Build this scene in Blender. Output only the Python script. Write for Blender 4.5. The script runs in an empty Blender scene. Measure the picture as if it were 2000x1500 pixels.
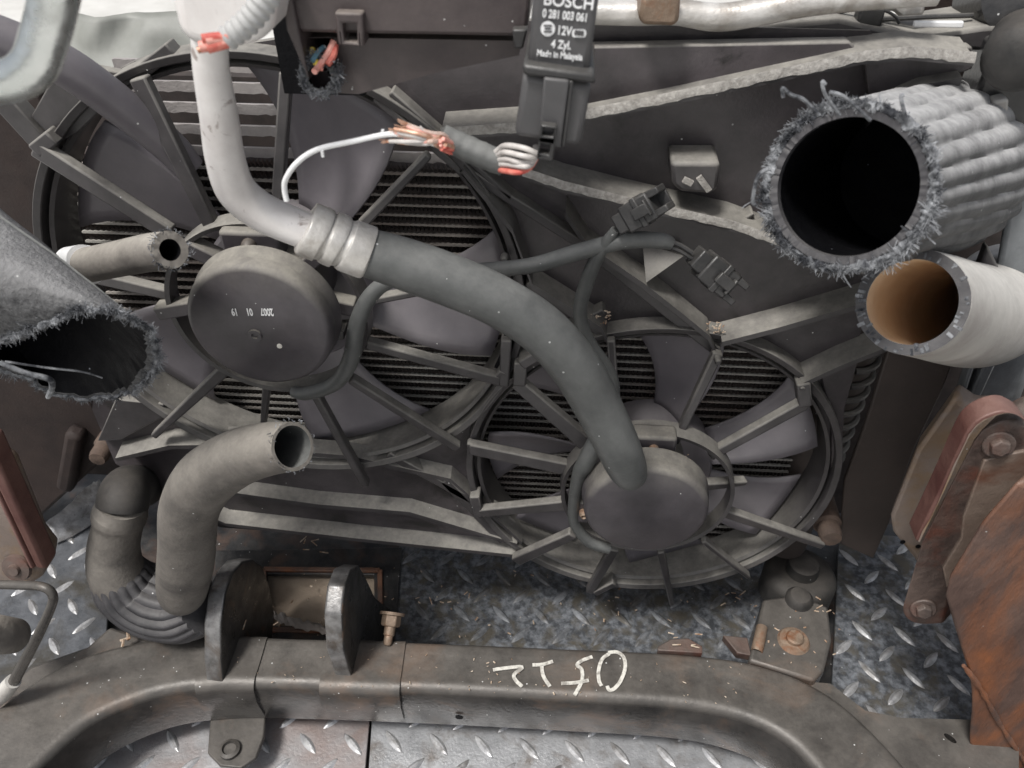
import bpy, bmesh, math, random
from mathutils import Vector, Matrix, noise
from mathutils.geometry import tessellate_polygon
random.seed(7)
SC = bpy.context.scene
COL = SC.collection
R_ = math.radians

# ---------------------------------------------------------------- camera
H = 0.82
CAM = Vector((0.0, -0.58, H))
PITCH, YAW, FPX = R_(40), R_(4), 1570.0
FWD = Vector((-math.sin(YAW) * math.cos(PITCH), math.cos(YAW) * math.cos(PITCH), -math.sin(PITCH)))
RGT = Vector((math.cos(YAW), math.sin(YAW), 0))
UPV = RGT.cross(FWD)
cd = bpy.data.cameras.new('camera')
cam = bpy.data.objects.new('camera', cd)
COL.objects.link(cam)
cam.matrix_world = Matrix(((RGT.x, UPV.x, -FWD.x, CAM.x), (RGT.y, UPV.y, -FWD.y, CAM.y), (RGT.z, UPV.z, -FWD.z, CAM.z), (0, 0, 0, 1)))
cd.sensor_width = 36
cd.lens = 36 * FPX / 2000
cd.clip_start, cd.clip_end = 0.01, 500
cd.dof.use_dof = True
cd.dof.focus_distance = 0.68
cd.dof.aperture_fstop = 13
SC.camera = cam

# ---------------------------------------------------------------- daylight (overcast)
w = bpy.data.worlds.new('World')
SC.world = w
w.use_nodes = True
nt = w.node_tree
bg = nt.nodes['Background']
sky = nt.nodes.new('ShaderNodeTexSky')
sky.sky_type = 'NISHITA'
sky.sun_disc = False
SUN_EL, SUN_AZ = R_(64), R_(222)
sky.sun_elevation = SUN_EL
sky.sun_rotation = SUN_AZ
sky.dust_density = 4.0
hs = nt.nodes.new('ShaderNodeHueSaturation')
hs.inputs['Saturation'].default_value = 0.38
nt.links.new(sky.outputs[0], hs.inputs['Color'])
nt.links.new(hs.outputs[0], bg.inputs['Color'])
bg.inputs['Strength'].default_value = 0.075
sd = bpy.data.lights.new('sun', 'SUN')
sd.energy = 2.0
sd.angle = R_(12)
sd.color = (1.0, 0.98, 0.95)
so = bpy.data.objects.new('sun', sd)
COL.objects.link(so)
sdir = Vector((math.sin(SUN_AZ) * math.cos(SUN_EL), math.cos(SUN_AZ) * math.cos(SUN_EL), math.sin(SUN_EL)))
so.rotation_euler = (-sdir).to_track_quat('-Z', 'Y').to_euler()
SC.view_settings.view_transform = 'Standard'
SC.view_settings.look = 'None'
SC.view_settings.exposure = 0.72
SC.view_settings.gamma = 1.0

# ---------------------------------------------------------------- where a point of the place lies
def ray(px, py):
    return FWD + RGT * ((px - 1000) / FPX) + UPV * ((750 - py) / FPX)
def P(px, py, Y):            # on the upright plane y = Y
    d = ray(px, py); return CAM + d * ((Y - CAM.y) / d.y)
def F(px, py, Z=0.0):        # on the level plane z = Z
    d = ray(px, py); return CAM + d * ((Z - CAM.z) / d.z)
def X(px, py, x):            # on the upright plane x = x
    d = ray(px, py); return CAM + d * ((x - CAM.x) / d.x)
def S(p):                    # metres per photo pixel at p
    return (p - CAM).dot(FWD) / FPX
def Q(px, py, Y, r):         # centre and radius of a tube
    p = P(px, py, Y); return p, r * S(p)

# ---------------------------------------------------------------- materials
def mat(name, c1, c2, rough=0.6, metal=0.0, scale=40, dust=None, dust_amt=0.0, bump=0.15, bscale=400, fleck=0.0,
        fleck_col=(0.7, 0.7, 0.68), patch=None, patch_amt=0.5, patch_scale=14, lo=0.35, hi=0.65, rmetal=None, stretch=None, spec=0.5, soft=0.04):
    m = bpy.data.materials.new(name); m.use_nodes = True
    n, l = m.node_tree.nodes, m.node_tree.links
    b = n['Principled BSDF']
    b.inputs['Roughness'].default_value = rough
    b.inputs['Metallic'].default_value = metal
    b.inputs['Specular IOR Level'].default_value = spec
    g = n.new('ShaderNodeNewGeometry')
    pos = g.outputs['Position']
    if stretch:
        mp = n.new('ShaderNodeMapping'); mp.inputs['Scale'].default_value = stretch
        l.new(pos, mp.inputs['Vector']); pos = mp.outputs[0]
    def noi(s, detail=6, rough_=0.6, dist=0.0, src=None):
        t = n.new('ShaderNodeTexNoise'); t.inputs['Scale'].default_value = s
        t.inputs['Detail'].default_value = detail; t.inputs['Roughness'].default_value = rough_
        t.inputs['Distortion'].default_value = dist
        l.new(src or pos, t.inputs['Vector']); return t.outputs['Fac']
    def rng(x, a, c, to=(0, 1)):
        r = n.new('ShaderNodeMapRange'); l.new(x, r.inputs['Value'])
        r.inputs['From Min'].default_value = a; r.inputs['From Max'].default_value = c
        r.inputs['To Min'].default_value = to[0]; r.inputs['To Max'].default_value = to[1]
        return r.outputs[0]
    def mul(a, c):
        r = n.new('ShaderNodeMath'); r.operation = 'MULTIPLY'; l.new(a, r.inputs[0])
        if isinstance(c, float): r.inputs[1].default_value = c
        else: l.new(c, r.inputs[1])
        return r.outputs[0]
    def mix(f, a, c):
        r = n.new('ShaderNodeMix'); r.data_type = 'RGBA'; l.new(f, r.inputs[0])
        for v, k in ((a, 6), (c, 7)):
            if isinstance(v, tuple): r.inputs[k].default_value = (*v, 1)
            else: l.new(v, r.inputs[k])
        return r.outputs[2]
    col = mix(rng(noi(scale, 8, 0.65), lo, hi), c1, c2)
    if patch:
        f = rng(noi(patch_scale, 8, 0.62, 0.6), 0.66 - soft - 0.25 * patch_amt, 0.66 + soft - 0.25 * patch_amt)
        col = mix(f, col, patch)
    rg = None
    if dust:
        sx = n.new('ShaderNodeSeparateXYZ'); l.new(g.outputs['Normal'], sx.inputs[0])
        up = rng(sx.outputs['Z'], 0.12, 0.85, (0.05, 1.0))  # dust lies on upward faces; range also paints in stronger top-to-side light contrast
        f = mul(mul(up, rng(noi(40, 8, 0.72), 0.28, 0.62, (0.38, 1.0))), dust_amt)
        f2 = mul(f, rng(noi(260, 4, 0.7), 0.30, 0.62, (0.78, 1.0)))
        col = mix(f2, col, dust)
        rg = rng(f2, 0.0, 0.8, (rough, 0.85))
    if fleck > 0:
        v = n.new('ShaderNodeTexVoronoi'); v.inputs['Scale'].default_value = 210; l.new(g.outputs['Position'], v.inputs['Vector'])
        sep = n.new('ShaderNodeSeparateColor'); l.new(v.outputs['Color'], sep.inputs[0])
        k = n.new('ShaderNodeMath'); k.operation = 'LESS_THAN'; l.new(v.outputs['Distance'], k.inputs[0]); l.new(rng(sep.outputs[1], 0, 1, (0.03, 0.17)), k.inputs[1])
        k2 = n.new('ShaderNodeMath'); k2.operation = 'LESS_THAN'; l.new(sep.outputs[0], k2.inputs[0]); l.new(rng(noi(17, 3), 0.42, 0.72, (0.0, fleck * 2.2)), k2.inputs[1])
        sf = n.new('ShaderNodeMix'); sf.data_type = 'RGBA'; l.new(sep.outputs[2], sf.inputs[0]); sf.inputs[6].default_value = (*[c * 0.45 for c in fleck_col], 1); sf.inputs[7].default_value = (*fleck_col, 1)
        col = mix(mul(k.outputs[0], k2.outputs[0]), col, sf.outputs[2])
    l.new(col, b.inputs['Base Color'])
    if rg is not None: l.new(rg, b.inputs['Roughness'])
    elif rmetal is None:
        l.new(rng(noi(scale * 2.3, 5), 0.3, 0.7, (max(0.05, rough - 0.12), min(1, rough + 0.12))), b.inputs['Roughness'])
    if bump > 0:
        bp = n.new('ShaderNodeBump'); bp.inputs['Strength'].default_value = bump; bp.inputs['Distance'].default_value = 0.002
        l.new(noi(bscale, 5, 0.6), bp.inputs['Height']); l.new(bp.outputs[0], b.inputs['Normal'])
    return m

DUST = (0.335, 0.318, 0.282)
M = {}
M['plastic'] = mat('dusty_black_plastic', (0.020, 0.017, 0.0195), (0.090, 0.077, 0.083), 0.36, scale=9, lo=0.40, hi=0.72, dust=DUST, dust_amt=0.9, fleck=0.03, patch=(0.014, 0.012, 0.013), patch_amt=0.16, patch_scale=15, soft=0.05)
M['strut'] = mat('dusty_strut_plastic', (0.024, 0.022, 0.024), (0.062, 0.057, 0.059), 0.36, scale=22, dust=DUST, dust_amt=0.88, fleck=0.04, bump=0.06)
M['blade'] = mat('fan_blade_plastic', (0.108, 0.099, 0.110), (0.185, 0.170, 0.182), 0.33, scale=11, lo=0.3, hi=0.7, dust=(0.28, 0.26, 0.255), dust_amt=0.5, bump=0.05, fleck=0.04)
M['motor'] = mat('motor_housing_paint', (0.034, 0.030, 0.035), (0.058, 0.052, 0.059), 0.38, scale=30, dust=(0.33, 0.31, 0.265), dust_amt=0.9, fleck=0.10, bump=0.08)
M['edge'] = mat('worn_pale_plastic_edge', (0.24, 0.225, 0.205), (0.42, 0.40, 0.37), 0.85, scale=260, bump=0.5)
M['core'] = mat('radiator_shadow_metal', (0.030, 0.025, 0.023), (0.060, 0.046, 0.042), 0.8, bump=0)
M['tube'] = mat('dusty_radiator_tube', (0.27, 0.26, 0.235), (0.42, 0.40, 0.365), 0.7, scale=25, bump=0.2, patch=(0.18, 0.14, 0.12), patch_amt=0.4, patch_scale=9, soft=0.12)
M['fin'] = mat('shaded_dusty_radiator_fin', (0.085, 0.074, 0.068), (0.165, 0.145, 0.132), 0.8, scale=12, bump=0, patch=(0.10, 0.066, 0.056), patch_amt=0.4, patch_scale=7, soft=0.15)  # darker than the tubes, painting in the shade between them
M['condenser'] = mat('condenser_tube_metal', (0.27, 0.248, 0.24), (0.42, 0.39, 0.375), 0.6, scale=30, bump=0.3)
M['alu'] = mat('pale_aluminium', (0.66, 0.625, 0.605), (0.80, 0.775, 0.755), 0.32, 0.2, scale=25, bump=0.1, dust=(0.50, 0.46, 0.42), dust_amt=0.15, patch=(0.32, 0.27, 0.25), patch_amt=0.04, patch_scale=70)
M['alu_dirty'] = mat('dirty_aluminium_pipe', (0.42, 0.40, 0.37), (0.66, 0.64, 0.61), 0.42, 0.3, scale=40, bump=0.2, patch=(0.27, 0.235, 0.20), patch_amt=0.30, patch_scale=34, soft=0.12)
M['alu_cool'] = mat('silver_aluminium_pipe', (0.50, 0.53, 0.515), (0.68, 0.70, 0.69), 0.24, 0.95, scale=26, bump=0.12, patch=(0.30, 0.31, 0.295), patch_amt=0.12, patch_scale=40, soft=0.1)
M['rubber'] = mat('dusty_black_rubber', (0.058, 0.061, 0.060), (0.086, 0.089, 0.087), 0.40, scale=60, dust=(0.25, 0.252, 0.24), dust_amt=0.75, fleck=0.14, bump=0.15)
M['rubber_grey'] = mat('grey_brown_dusty_rubber', (0.13, 0.117, 0.105), (0.22, 0.20, 0.178), 0.75, scale=28, dust=(0.42, 0.39, 0.34), dust_amt=0.85, fleck=0.06, bump=0.3, bscale=250, patch=(0.075, 0.067, 0.062), patch_amt=0.2, patch_scale=20, soft=0.12)
M['rubber_pale'] = mat('pale_dust_coated_rubber', (0.30, 0.285, 0.262), (0.42, 0.40, 0.37), 0.7, dust=(0.66, 0.64, 0.60), dust_amt=1.0, scale=15, patch=(0.22, 0.195, 0.18), patch_amt=0.25, patch_scale=18, soft=0.16)
M['wrap'] = mat('grey_fabric_wrap', (0.028, 0.028, 0.029), (0.080, 0.079, 0.079), 0.7, dust=(0.50, 0.495, 0.49), dust_amt=1.0, bump=0.5, bscale=900, fleck=0.10)  # dark base and pale dust also paint in the lit top and highlights
M['torn'] = mat('grey_fabric_hose', (0.024, 0.024, 0.026), (0.115, 0.115, 0.117), 0.85, scale=210, dust=(0.29, 0.287, 0.285), dust_amt=0.9, bump=1.0, bscale=420, fleck=0.35)
M['inside'] = mat('black_hose_lining', (0.003, 0.003, 0.004), (0.006, 0.006, 0.007), 0.6, bump=0.3, fleck=0.10, fleck_col=(0.4, 0.42, 0.47), spec=0.12)
M['tan'] = mat('tan_hose_lining', (0.70, 0.51, 0.33), (0.78, 0.60, 0.42), 0.6, bump=0.05)
M['fibre'] = mat('frayed_grey_fibre', (0.030, 0.032, 0.038), (0.36, 0.37, 0.385), 0.9, bump=0, scale=95, lo=0.4, hi=0.68)
M['black'] = mat('black_plastic', (0.014, 0.014, 0.015), (0.032, 0.031, 0.032), 0.28, dust=(0.22, 0.21, 0.19), dust_amt=0.35, fleck=0.04)
M['box'] = mat('brown_black_box_plastic', (0.040, 0.030, 0.032), (0.085, 0.068, 0.066), 0.42, scale=18, dust=(0.30, 0.26, 0.22), dust_amt=0.6, fleck=0.16)
M['relay'] = mat('charcoal_relay_plastic', (0.055, 0.054, 0.056), (0.075, 0.073, 0.075), 0.45, dust=(0.22, 0.21, 0.20), dust_amt=0.4, bump=0.05)
M['print'] = mat('white_print', (0.68, 0.68, 0.68), (0.80, 0.80, 0.80), 0.6, bump=0)
M['paint'] = mat('white_paint_marker', (0.30, 0.28, 0.25), (0.66, 0.64, 0.58), 0.6, scale=160, lo=0.38, hi=0.56, bump=0.1)
M['ribbed'] = mat('ribbed_black_rubber', (0.028, 0.027, 0.031), (0.055, 0.053, 0.058), 0.5, scale=40, dust=(0.22, 0.21, 0.20), dust_amt=0.45, fleck=0.05)
M['hose_brown'] = mat('dull_brown_grey_rubber', (0.075, 0.067, 0.060), (0.15, 0.135, 0.119), 0.75, scale=26, dust=(0.33, 0.305, 0.265), dust_amt=0.85, fleck=0.10, bump=0.35, bscale=250, patch=(0.05, 0.045, 0.042), patch_amt=0.2, patch_scale=20, soft=0.10)
M['rubber_dark'] = mat('black_mount_rubber', (0.012, 0.012, 0.012), (0.035, 0.033, 0.031), 0.6, dust=(0.12, 0.105, 0.09), dust_amt=0.5, fleck=0.05)
M['white'] = mat('white_wire_sheath', (0.78, 0.78, 0.78), (0.85, 0.85, 0.84), 0.4, bump=0)
M['wire_grey'] = mat('dirty_white_wire', (0.42, 0.39, 0.37), (0.62, 0.59, 0.56), 0.5, bump=0, scale=120)
M['wire_red'] = mat('red_wire', (0.45, 0.045, 0.035), (0.72, 0.26, 0.20), 0.5, scale=170, bump=0.2)
M['wire_pink'] = mat('pink_wire', (0.70, 0.25, 0.20), (0.8, 0.45, 0.38), 0.5, bump=0, scale=150)
M['wire_dull'] = mat('faded_wire', (0.45, 0.30, 0.24), (0.62, 0.50, 0.44), 0.55, bump=0.2, scale=200)
M['wire_yellow'] = mat('yellow_wire', (0.75, 0.55, 0.05), (0.8, 0.6, 0.1), 0.5, bump=0)
M['wire_blue'] = mat('blue_wire', (0.06, 0.14, 0.20), (0.12, 0.24, 0.30), 0.5, bump=0)
M['copper'] = mat('copper_wire_end', (0.42, 0.19, 0.11), (0.72, 0.50, 0.38), 0.4, 0.4, bump=0.2, scale=300)
M['conduit_grey'] = mat('grey_conduit', (0.33, 0.33, 0.325), (0.48, 0.48, 0.47), 0.6, dust=(0.55, 0.54, 0.52), dust_amt=0.5)
M['frame'] = mat('worn_black_frame_steel', (0.022, 0.021, 0.021), (0.088, 0.080, 0.073), 0.24, 0.2, scale=15, lo=0.36, hi=0.66, dust=(0.22, 0.20, 0.175), dust_amt=0.45, patch=(0.135, 0.092, 0.067), patch_amt=0.24, patch_scale=12, fleck=0.14, bump=0.2, bscale=200, soft=0.08)
M['ear'] = mat('bare_black_bracket_steel', (0.030, 0.029, 0.028), (0.085, 0.080, 0.075), 0.35, 0.3, scale=30, patch=(0.15, 0.10, 0.07), patch_amt=0.14, patch_scale=20, fleck=0.04)
M['ear_edge'] = mat('rubbed_sky_lit_bracket_edge', (0.085, 0.082, 0.08), (0.27, 0.265, 0.26), 0.38, 0.35, scale=45, patch=(0.09, 0.07, 0.055), patch_amt=0.3, patch_scale=35, soft=0.1, fleck=0.04)  # rubbed edge, set brighter to paint in the light from the sky
M['rust'] = mat('rusty_red_steel', (0.060, 0.036, 0.030), (0.150, 0.094, 0.074), 0.42, 0.1, scale=20, lo=0.36, hi=0.66, dust=(0.20, 0.145, 0.11), dust_amt=0.35, patch=(0.265, 0.095, 0.036), patch_amt=0.40, patch_scale=14, fleck=0.08, bump=0.8, bscale=120, soft=0.11, stretch=(1.0, 1.0, 0.38))
M['rust_brown'] = mat('brown_primer_steel', (0.050, 0.036, 0.032), (0.115, 0.083, 0.070), 0.42, 0.1, scale=26, lo=0.40, hi=0.62, dust=(0.20, 0.165, 0.14), dust_amt=0.4, patch=(0.11, 0.045, 0.032), patch_amt=0.35, patch_scale=18, fleck=0.06, bump=0.6, bscale=110, soft=0.08)
M['plate_brown'] = mat('dusty_brown_plate', (0.135, 0.098, 0.078), (0.20, 0.152, 0.122), 0.55, scale=18, patch=(0.12, 0.055, 0.035), patch_amt=0.2, patch_scale=18, soft=0.1, bump=0.3, bscale=140, fleck=0.03)
M['maroon'] = mat('maroon_painted_steel', (0.085, 0.032, 0.027), (0.155, 0.077, 0.062), 0.45, 0.05, scale=24, dust=(0.30, 0.20, 0.17), dust_amt=0.4, bump=0.25, bscale=160, fleck=0.05)
M['fender'] = mat('dark_brown_inner_fender', (0.016, 0.010, 0.009), (0.036, 0.023, 0.019), 0.7, scale=14, bump=0.2)
M['flap'] = mat('dark_brown_deflector', (0.042, 0.033, 0.029), (0.062, 0.048, 0.042), 0.65, scale=14, dust=(0.16, 0.13, 0.11), dust_amt=0.4, fleck=0.02)
M['tan_steel'] = mat('buff_painted_steel', (0.17, 0.135, 0.115), (0.25, 0.20, 0.17), 0.55, scale=16, patch=(0.22, 0.14, 0.07), patch_amt=0.25, patch_scale=18, bump=0.2, soft=0.1, fleck=0.03)
M['post'] = mat('blue_grey_painted_steel', (0.13, 0.14, 0.148), (0.20, 0.212, 0.22), 0.4, scale=20, dust=(0.26, 0.255, 0.24), dust_amt=0.4, patch=(0.10, 0.105, 0.11), patch_amt=0.25, soft=0.1)
M['tread'] = mat('scuffed_bright_tread_metal', (0.33, 0.335, 0.345), (0.50, 0.505, 0.515), 0.36, 0.45, scale=24, patch=(0.23, 0.21, 0.195), patch_amt=0.28, patch_scale=30, bump=0.3, bscale=300, soft=0.08, fleck=0.05)
M['tread_red'] = mat('stained_tread_metal', (0.30, 0.297, 0.302), (0.44, 0.435, 0.44), 0.42, 0.35, scale=20, patch=(0.285, 0.225, 0.205), patch_amt=0.36, patch_scale=14, bump=0.3, bscale=300, soft=0.14, fleck=0.06)
M['tread_dark'] = mat('oily_weathered_tread_metal', (0.060, 0.064, 0.071), (0.215, 0.228, 0.248), 0.45, 0.15, scale=95, lo=0.42, hi=0.62, patch=(0.105, 0.095, 0.078), patch_amt=0.42, patch_scale=40, bump=0.5, bscale=220, soft=0.08, fleck=0.06)
M['tread_grey'] = mat('grey_weathered_tread_metal', (0.075, 0.080, 0.088), (0.165, 0.172, 0.185), 0.4, 0.3, scale=35, patch=(0.07, 0.065, 0.056), patch_amt=0.3, patch_scale=20, bump=0.3, bscale=260, soft=0.1)
M['lug'] = mat('polished_tread_lug', (0.34, 0.34, 0.35), (0.60, 0.60, 0.60), 0.38, 0.4, scale=70, patch=(0.22, 0.21, 0.20), patch_amt=0.35, patch_scale=60, bump=0.25, soft=0.12)
M['lug_dull'] = mat('dull_tread_lug', (0.105, 0.11, 0.118), (0.25, 0.26, 0.275), 0.48, 0.15, scale=70, patch=(0.09, 0.08, 0.066), patch_amt=0.40, patch_scale=30, bump=0.3, soft=0.1)
M['bed'] = mat('dark_oily_bed_steel', (0.018, 0.019, 0.021), (0.060, 0.058, 0.056), 0.42, 0.1, scale=34, patch=(0.085, 0.055, 0.042), patch_amt=0.22, patch_scale=18, bump=0.35, fleck=0.16, bscale=200, soft=0.08)
M['wood'] = mat('pale_dusty_board', (0.26, 0.205, 0.155), (0.34, 0.275, 0.21), 0.8, scale=30, bump=0.2)
M['paper'] = mat('torn_grey_paper', (0.40, 0.35, 0.31), (0.52, 0.47, 0.43), 0.9, scale=60, bump=0.5)
M['bolt'] = mat('rusty_bolt_steel', (0.19, 0.135, 0.095), (0.30, 0.225, 0.165), 0.55, 0.3, scale=60, patch=(0.22, 0.10, 0.05), patch_amt=0.3, patch_scale=60, bump=0.3, soft=0.1)
M['peg'] = mat('brown_rubber_peg', (0.085, 0.058, 0.045), (0.15, 0.105, 0.08), 0.8, scale=50, bump=0.3, patch=(0.05, 0.04, 0.035), patch_amt=0.3, soft=0.1)
M['ground'] = mat('pale_yard_concrete', (0.50, 0.49, 0.46), (0.62, 0.61, 0.58), 0.85, scale=3, bump=0.1, bscale=40)
M['sheet'] = mat('pale_plastic_sheet', (0.20, 0.205, 0.185), (0.30, 0.305, 0.28), 0.6, scale=10, bump=0.05)
M['chip'] = mat('wood_crumbs', (0.26, 0.13, 0.06), (0.62, 0.54, 0.43), 0.8, scale=140, bump=0)

# ---------------------------------------------------------------- building helpers
def link(o, parent=None):
    COL.objects.link(o)
    if parent is not None:
        o.parent = parent
        o.matrix_parent_inverse = Matrix.Translation(parent.location).inverted() if parent.type == 'EMPTY' else Matrix()
    return o
def tag(o, label, cat, group=None, kind=None):
    if label: o['label'] = label
    if cat: o['category'] = cat
    if group: o['group'] = group
    if kind: o['kind'] = kind
    return o
def thing(name, label, cat, loc=(0, 0, 0), group=None, kind=None):
    o = bpy.data.objects.new(name, None); o.location = loc; o.empty_display_size = 0.02
    COL.objects.link(o)
    return tag(o, label, cat, group, kind)
class MB:
    def __init__(s): s.v, s.f = [], []
    def add(s, vs, fs):
        k = len(s.v); s.v += [Vector(x) for x in vs]; s.f += [tuple(i + k for i in f) for f in fs]; return s
def obj(name, mb, m, parent=None, ang=40, bevel=0.0, seg=2, label=None, weld=False):
    me = bpy.data.meshes.new(name)
    me.from_pydata([tuple(v) for v in mb.v], [], mb.f)
    bm = bmesh.new(); bm.from_mesh(me)
    if weld: bmesh.ops.remove_doubles(bm, verts=bm.verts, dist=1e-6)
    bmesh.ops.recalc_face_normals(bm, faces=bm.faces)
    bm.to_mesh(me); bm.free()
    for p in me.polygons: p.use_smooth = True
    me.set_sharp_from_angle(angle=R_(ang))
    me.materials.append(M[m])
    o = bpy.data.objects.new(name, me); link(o, parent)
    if bevel > 0:
        b = o.modifiers.new('soft_edge', 'BEVEL'); b.width = bevel; b.segments = seg; b.limit_method = 'ANGLE'; b.angle_limit = R_(35)
    if label: o['label'] = label
    return o
def inst(src, loc, parent, rot=(0, 0, 0), name=None):
    c = src.copy(); COL.objects.link(c)
    c.parent = parent; c.matrix_parent_inverse = src.matrix_parent_inverse.copy()
    c.location = loc; c.rotation_euler = rot
    return c
def cr(pts, sub=8):           # Catmull-Rom through (Vector, radius)
    out = []
    n = len(pts)
    for i in range(n - 1):
        a, b, c, d = pts[max(0, i - 1)], pts[i], pts[i + 1], pts[min(n - 1, i + 2)]
        for k in range(sub):
            t = k / sub
            q = [0.5 * ((2 * b[j]) + (c[j] - a[j]) * t + (2 * a[j] - 5 * b[j] + 4 * c[j] - d[j]) * t * t + (3 * b[j] - a[j] - 3 * c[j] + d[j]) * t ** 3) for j in (0, 1)]
            out.append((q[0], q[1]))
    out.append(pts[-1]); return out
def frames(ps):
    T = []
    for i in range(len(ps)):
        a, b = ps[max(0, i - 1)], ps[min(len(ps) - 1, i + 1)]
        T.append((b - a).normalized())
    u = T[0].cross(Vector((0, 0, 1)))
    if u.length < 0.1: u = T[0].cross(Vector((0, 1, 0)))
    u.normalize(); out = []
    for t in T:
        u = (u - t * u.dot(t)).normalized(); out.append((t, u, t.cross(u)))
    return out
def tube(mb, pts, n=20, sub=8, wall=0.0, rf=None, caps=True, jit=0.0, smooth=True):
    """pts: (centre, radius); wall > 0 makes both ends open with an inner skin."""
    q = cr(pts, sub) if smooth and len(pts) > 2 else pts
    ps = [a for a, _ in q]; fr = frames(ps); m = len(q)
    L = [0.0]
    for i in range(1, m): L.append(L[-1] + (ps[i] - ps[i - 1]).length)
    rings = []
    for i, ((c, r), (t, u, v)) in enumerate(zip(q, fr)):
        for k in range(n):
            th = 2 * math.pi * k / n
            rr = r * (rf(L[i], th, i / (m - 1)) if rf else 1)
            if jit and i == 0: rr *= 1 + random.uniform(-jit, jit)
            rings.append(c + (u * math.cos(th) + v * math.sin(th)) * rr)
    fs = [(i * n + k, i * n + (k + 1) % n, (i + 1) * n + (k + 1) % n, (i + 1) * n + k) for i in range(m - 1) for k in range(n)]
    if caps: fs += [tuple(range(n))[::-1], tuple((m - 1) * n + k for k in range(n))]
    mb.add(rings, fs)
    return [rings[k] for k in range(n)], q, fr
def hose_end(mb_out, mb_in, pts, n=40, sub=8, wall=0.12, rf=None, jit=0.0, depth=1.0):
    """outer skin and rim into mb_out; lining into mb_in (first point is the open mouth)."""
    q = cr(pts, sub) if len(pts) > 2 else pts
    ps = [a for a, _ in q]; fr = frames(ps); m = len(q)
    L = [0.0]
    for i in range(1, m): L.append(L[-1] + (ps[i] - ps[i - 1]).length)
    O, I = [], []
    for i, ((c, r), (t, u, v)) in enumerate(zip(q, fr)):
        for k in range(n):
            th = 2 * math.pi * k / n
            e = u * math.cos(th) + v * math.sin(th)
            rr = r * (rf(L[i], th, i / (m - 1)) if rf else 1)
            off = t * (random.uniform(-jit, jit) * r) if (jit and i == 0) else Vector()
            O.append(c + e * rr + off); I.append(c + e * (r * (1 - wall)) + off * 0.6)
    side = [(i * n + k, i * n + (k + 1) % n, (i + 1) * n + (k + 1) % n, (i + 1) * n + k) for i in range(m - 1) for k in range(n)]
    rim = [(k, (k + 1) % n, m * n + (k + 1) % n, m * n + k) for k in range(n)]
    mb_out.add(O + I[:n] , side + [(k, (k + 1) % n, m * n + (k + 1) % n, m * n + k) for k in range(n)])
    mm = max(2, int(m * depth))
    mb_in.add(I[:mm * n], [f for f in side if max(f) < mm * n] + [tuple((mm - 1) * n + k for k in range(n))])
    return O[:n], I[:n], fr[0][0]
def ring(mb, c, prof, n=96, a0=0, a1=360):
    """lathe about the y axis: prof is (radius, y) closed loop."""
    full = abs(a1 - a0) >= 360; m = n if full else n + 1; k = len(prof); vs = []
    for i in range(m):
        a = R_(a0 + (a1 - a0) * i / n)
        for r, y in prof: vs.append((c[0] + r * math.cos(a), y, c[1] + r * math.sin(a)))
    fs = [(i * k + j, i * k + (j + 1) % k, ((i + 1) % m) * k + (j + 1) % k, ((i + 1) % m) * k + j) for i in range(n) for j in range(k)]
    if not full: fs += [tuple(range(k))[::-1], tuple((m - 1) * k + j for j in range(k))]
    return mb.add(vs, fs)
def disc(mb, c, prof, n=64):
    """solid turned about the y axis, prof (radius, y) from front centre to back; first and last closed."""
    vs, k = [], len(prof)
    for i in range(n):
        a = 2 * math.pi * i / n
        for r, y in prof: vs.append((c[0] + r * math.cos(a), y, c[1] + r * math.sin(a)))
    fs = [(i * k + j, i * k + j + 1, ((i + 1) % n) * k + j + 1, ((i + 1) % n) * k + j) for i in range(n) for j in range(k - 1)]
    fs += [tuple(i * k for i in range(n)), tuple(i * k + k - 1 for i in range(n))[::-1]]
    return mb.add(vs, fs)
def turned(mb, c, axis, prof, n=24):
    """solid turned about any axis: prof (radius, distance along the axis)."""
    axis = axis.normalized(); u = axis.orthogonal().normalized(); v = axis.cross(u); vs = []; k = len(prof)
    for i in range(n):
        a = 2 * math.pi * i / n; e = u * math.cos(a) + v * math.sin(a)
        for r, d in prof: vs.append(c + e * r + axis * d)
    fs = [(i * k + j, i * k + j + 1, ((i + 1) % n) * k + j + 1, ((i + 1) % n) * k + j) for i in range(n) for j in range(k - 1)]
    fs += [tuple(i * k for i in range(n)), tuple(i * k + k - 1 for i in range(n))[::-1]]
    return mb.add(vs, fs)
def prism(mb, front, off, holes=()):
    """outline (Vectors, one plane) pushed by the vector off; holes: further outlines."""
    loops = [list(front)] + [list(h) for h in holes]
    flat = [p for lp in loops for p in lp]; n = len(flat)
    if holes:
        tri = [tuple(t) for t in tessellate_polygon(loops)]
    else: tri = [tuple(range(n))]
    vs = flat + [p + off for p in flat]
    fs = list(tri) + [tuple(i + n for i in t)[::-1] for t in tri]
    s = 0
    for lp in loops:
        k = len(lp)
        fs += [(s + i, s + (i + 1) % k, s + (i + 1) % k + n, s + i + n) for i in range(k)]
        s += k
    return mb.add(vs, fs)
def pp(px, Y): return [P(x, y, Y) for x, y in px]
def ff(px, Z): return [F(x, y, Z) for x, y in px]
def bar(mb, p0, p1, w0, d, w1=None, up=Vector((0, 1, 0))):
    w1 = w0 if w1 is None else w1
    t = (p1 - p0).normalized(); s = t.cross(up).normalized(); dd = s.cross(t).normalized() * d / 2
    vs = []
    for p, ww in ((p0, w0), (p1, w1)):
        for a, b in ((-1, -1), (1, -1), (1, 1), (-1, 1)): vs.append(p + s * (a * ww / 2) + dd * b)
    return mb.add(vs, [(0, 1, 2, 3)[::-1], (4, 5, 6, 7), (0, 1, 5, 4), (1, 2, 6, 5), (2, 3, 7, 6), (3, 0, 4, 7)])
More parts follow.
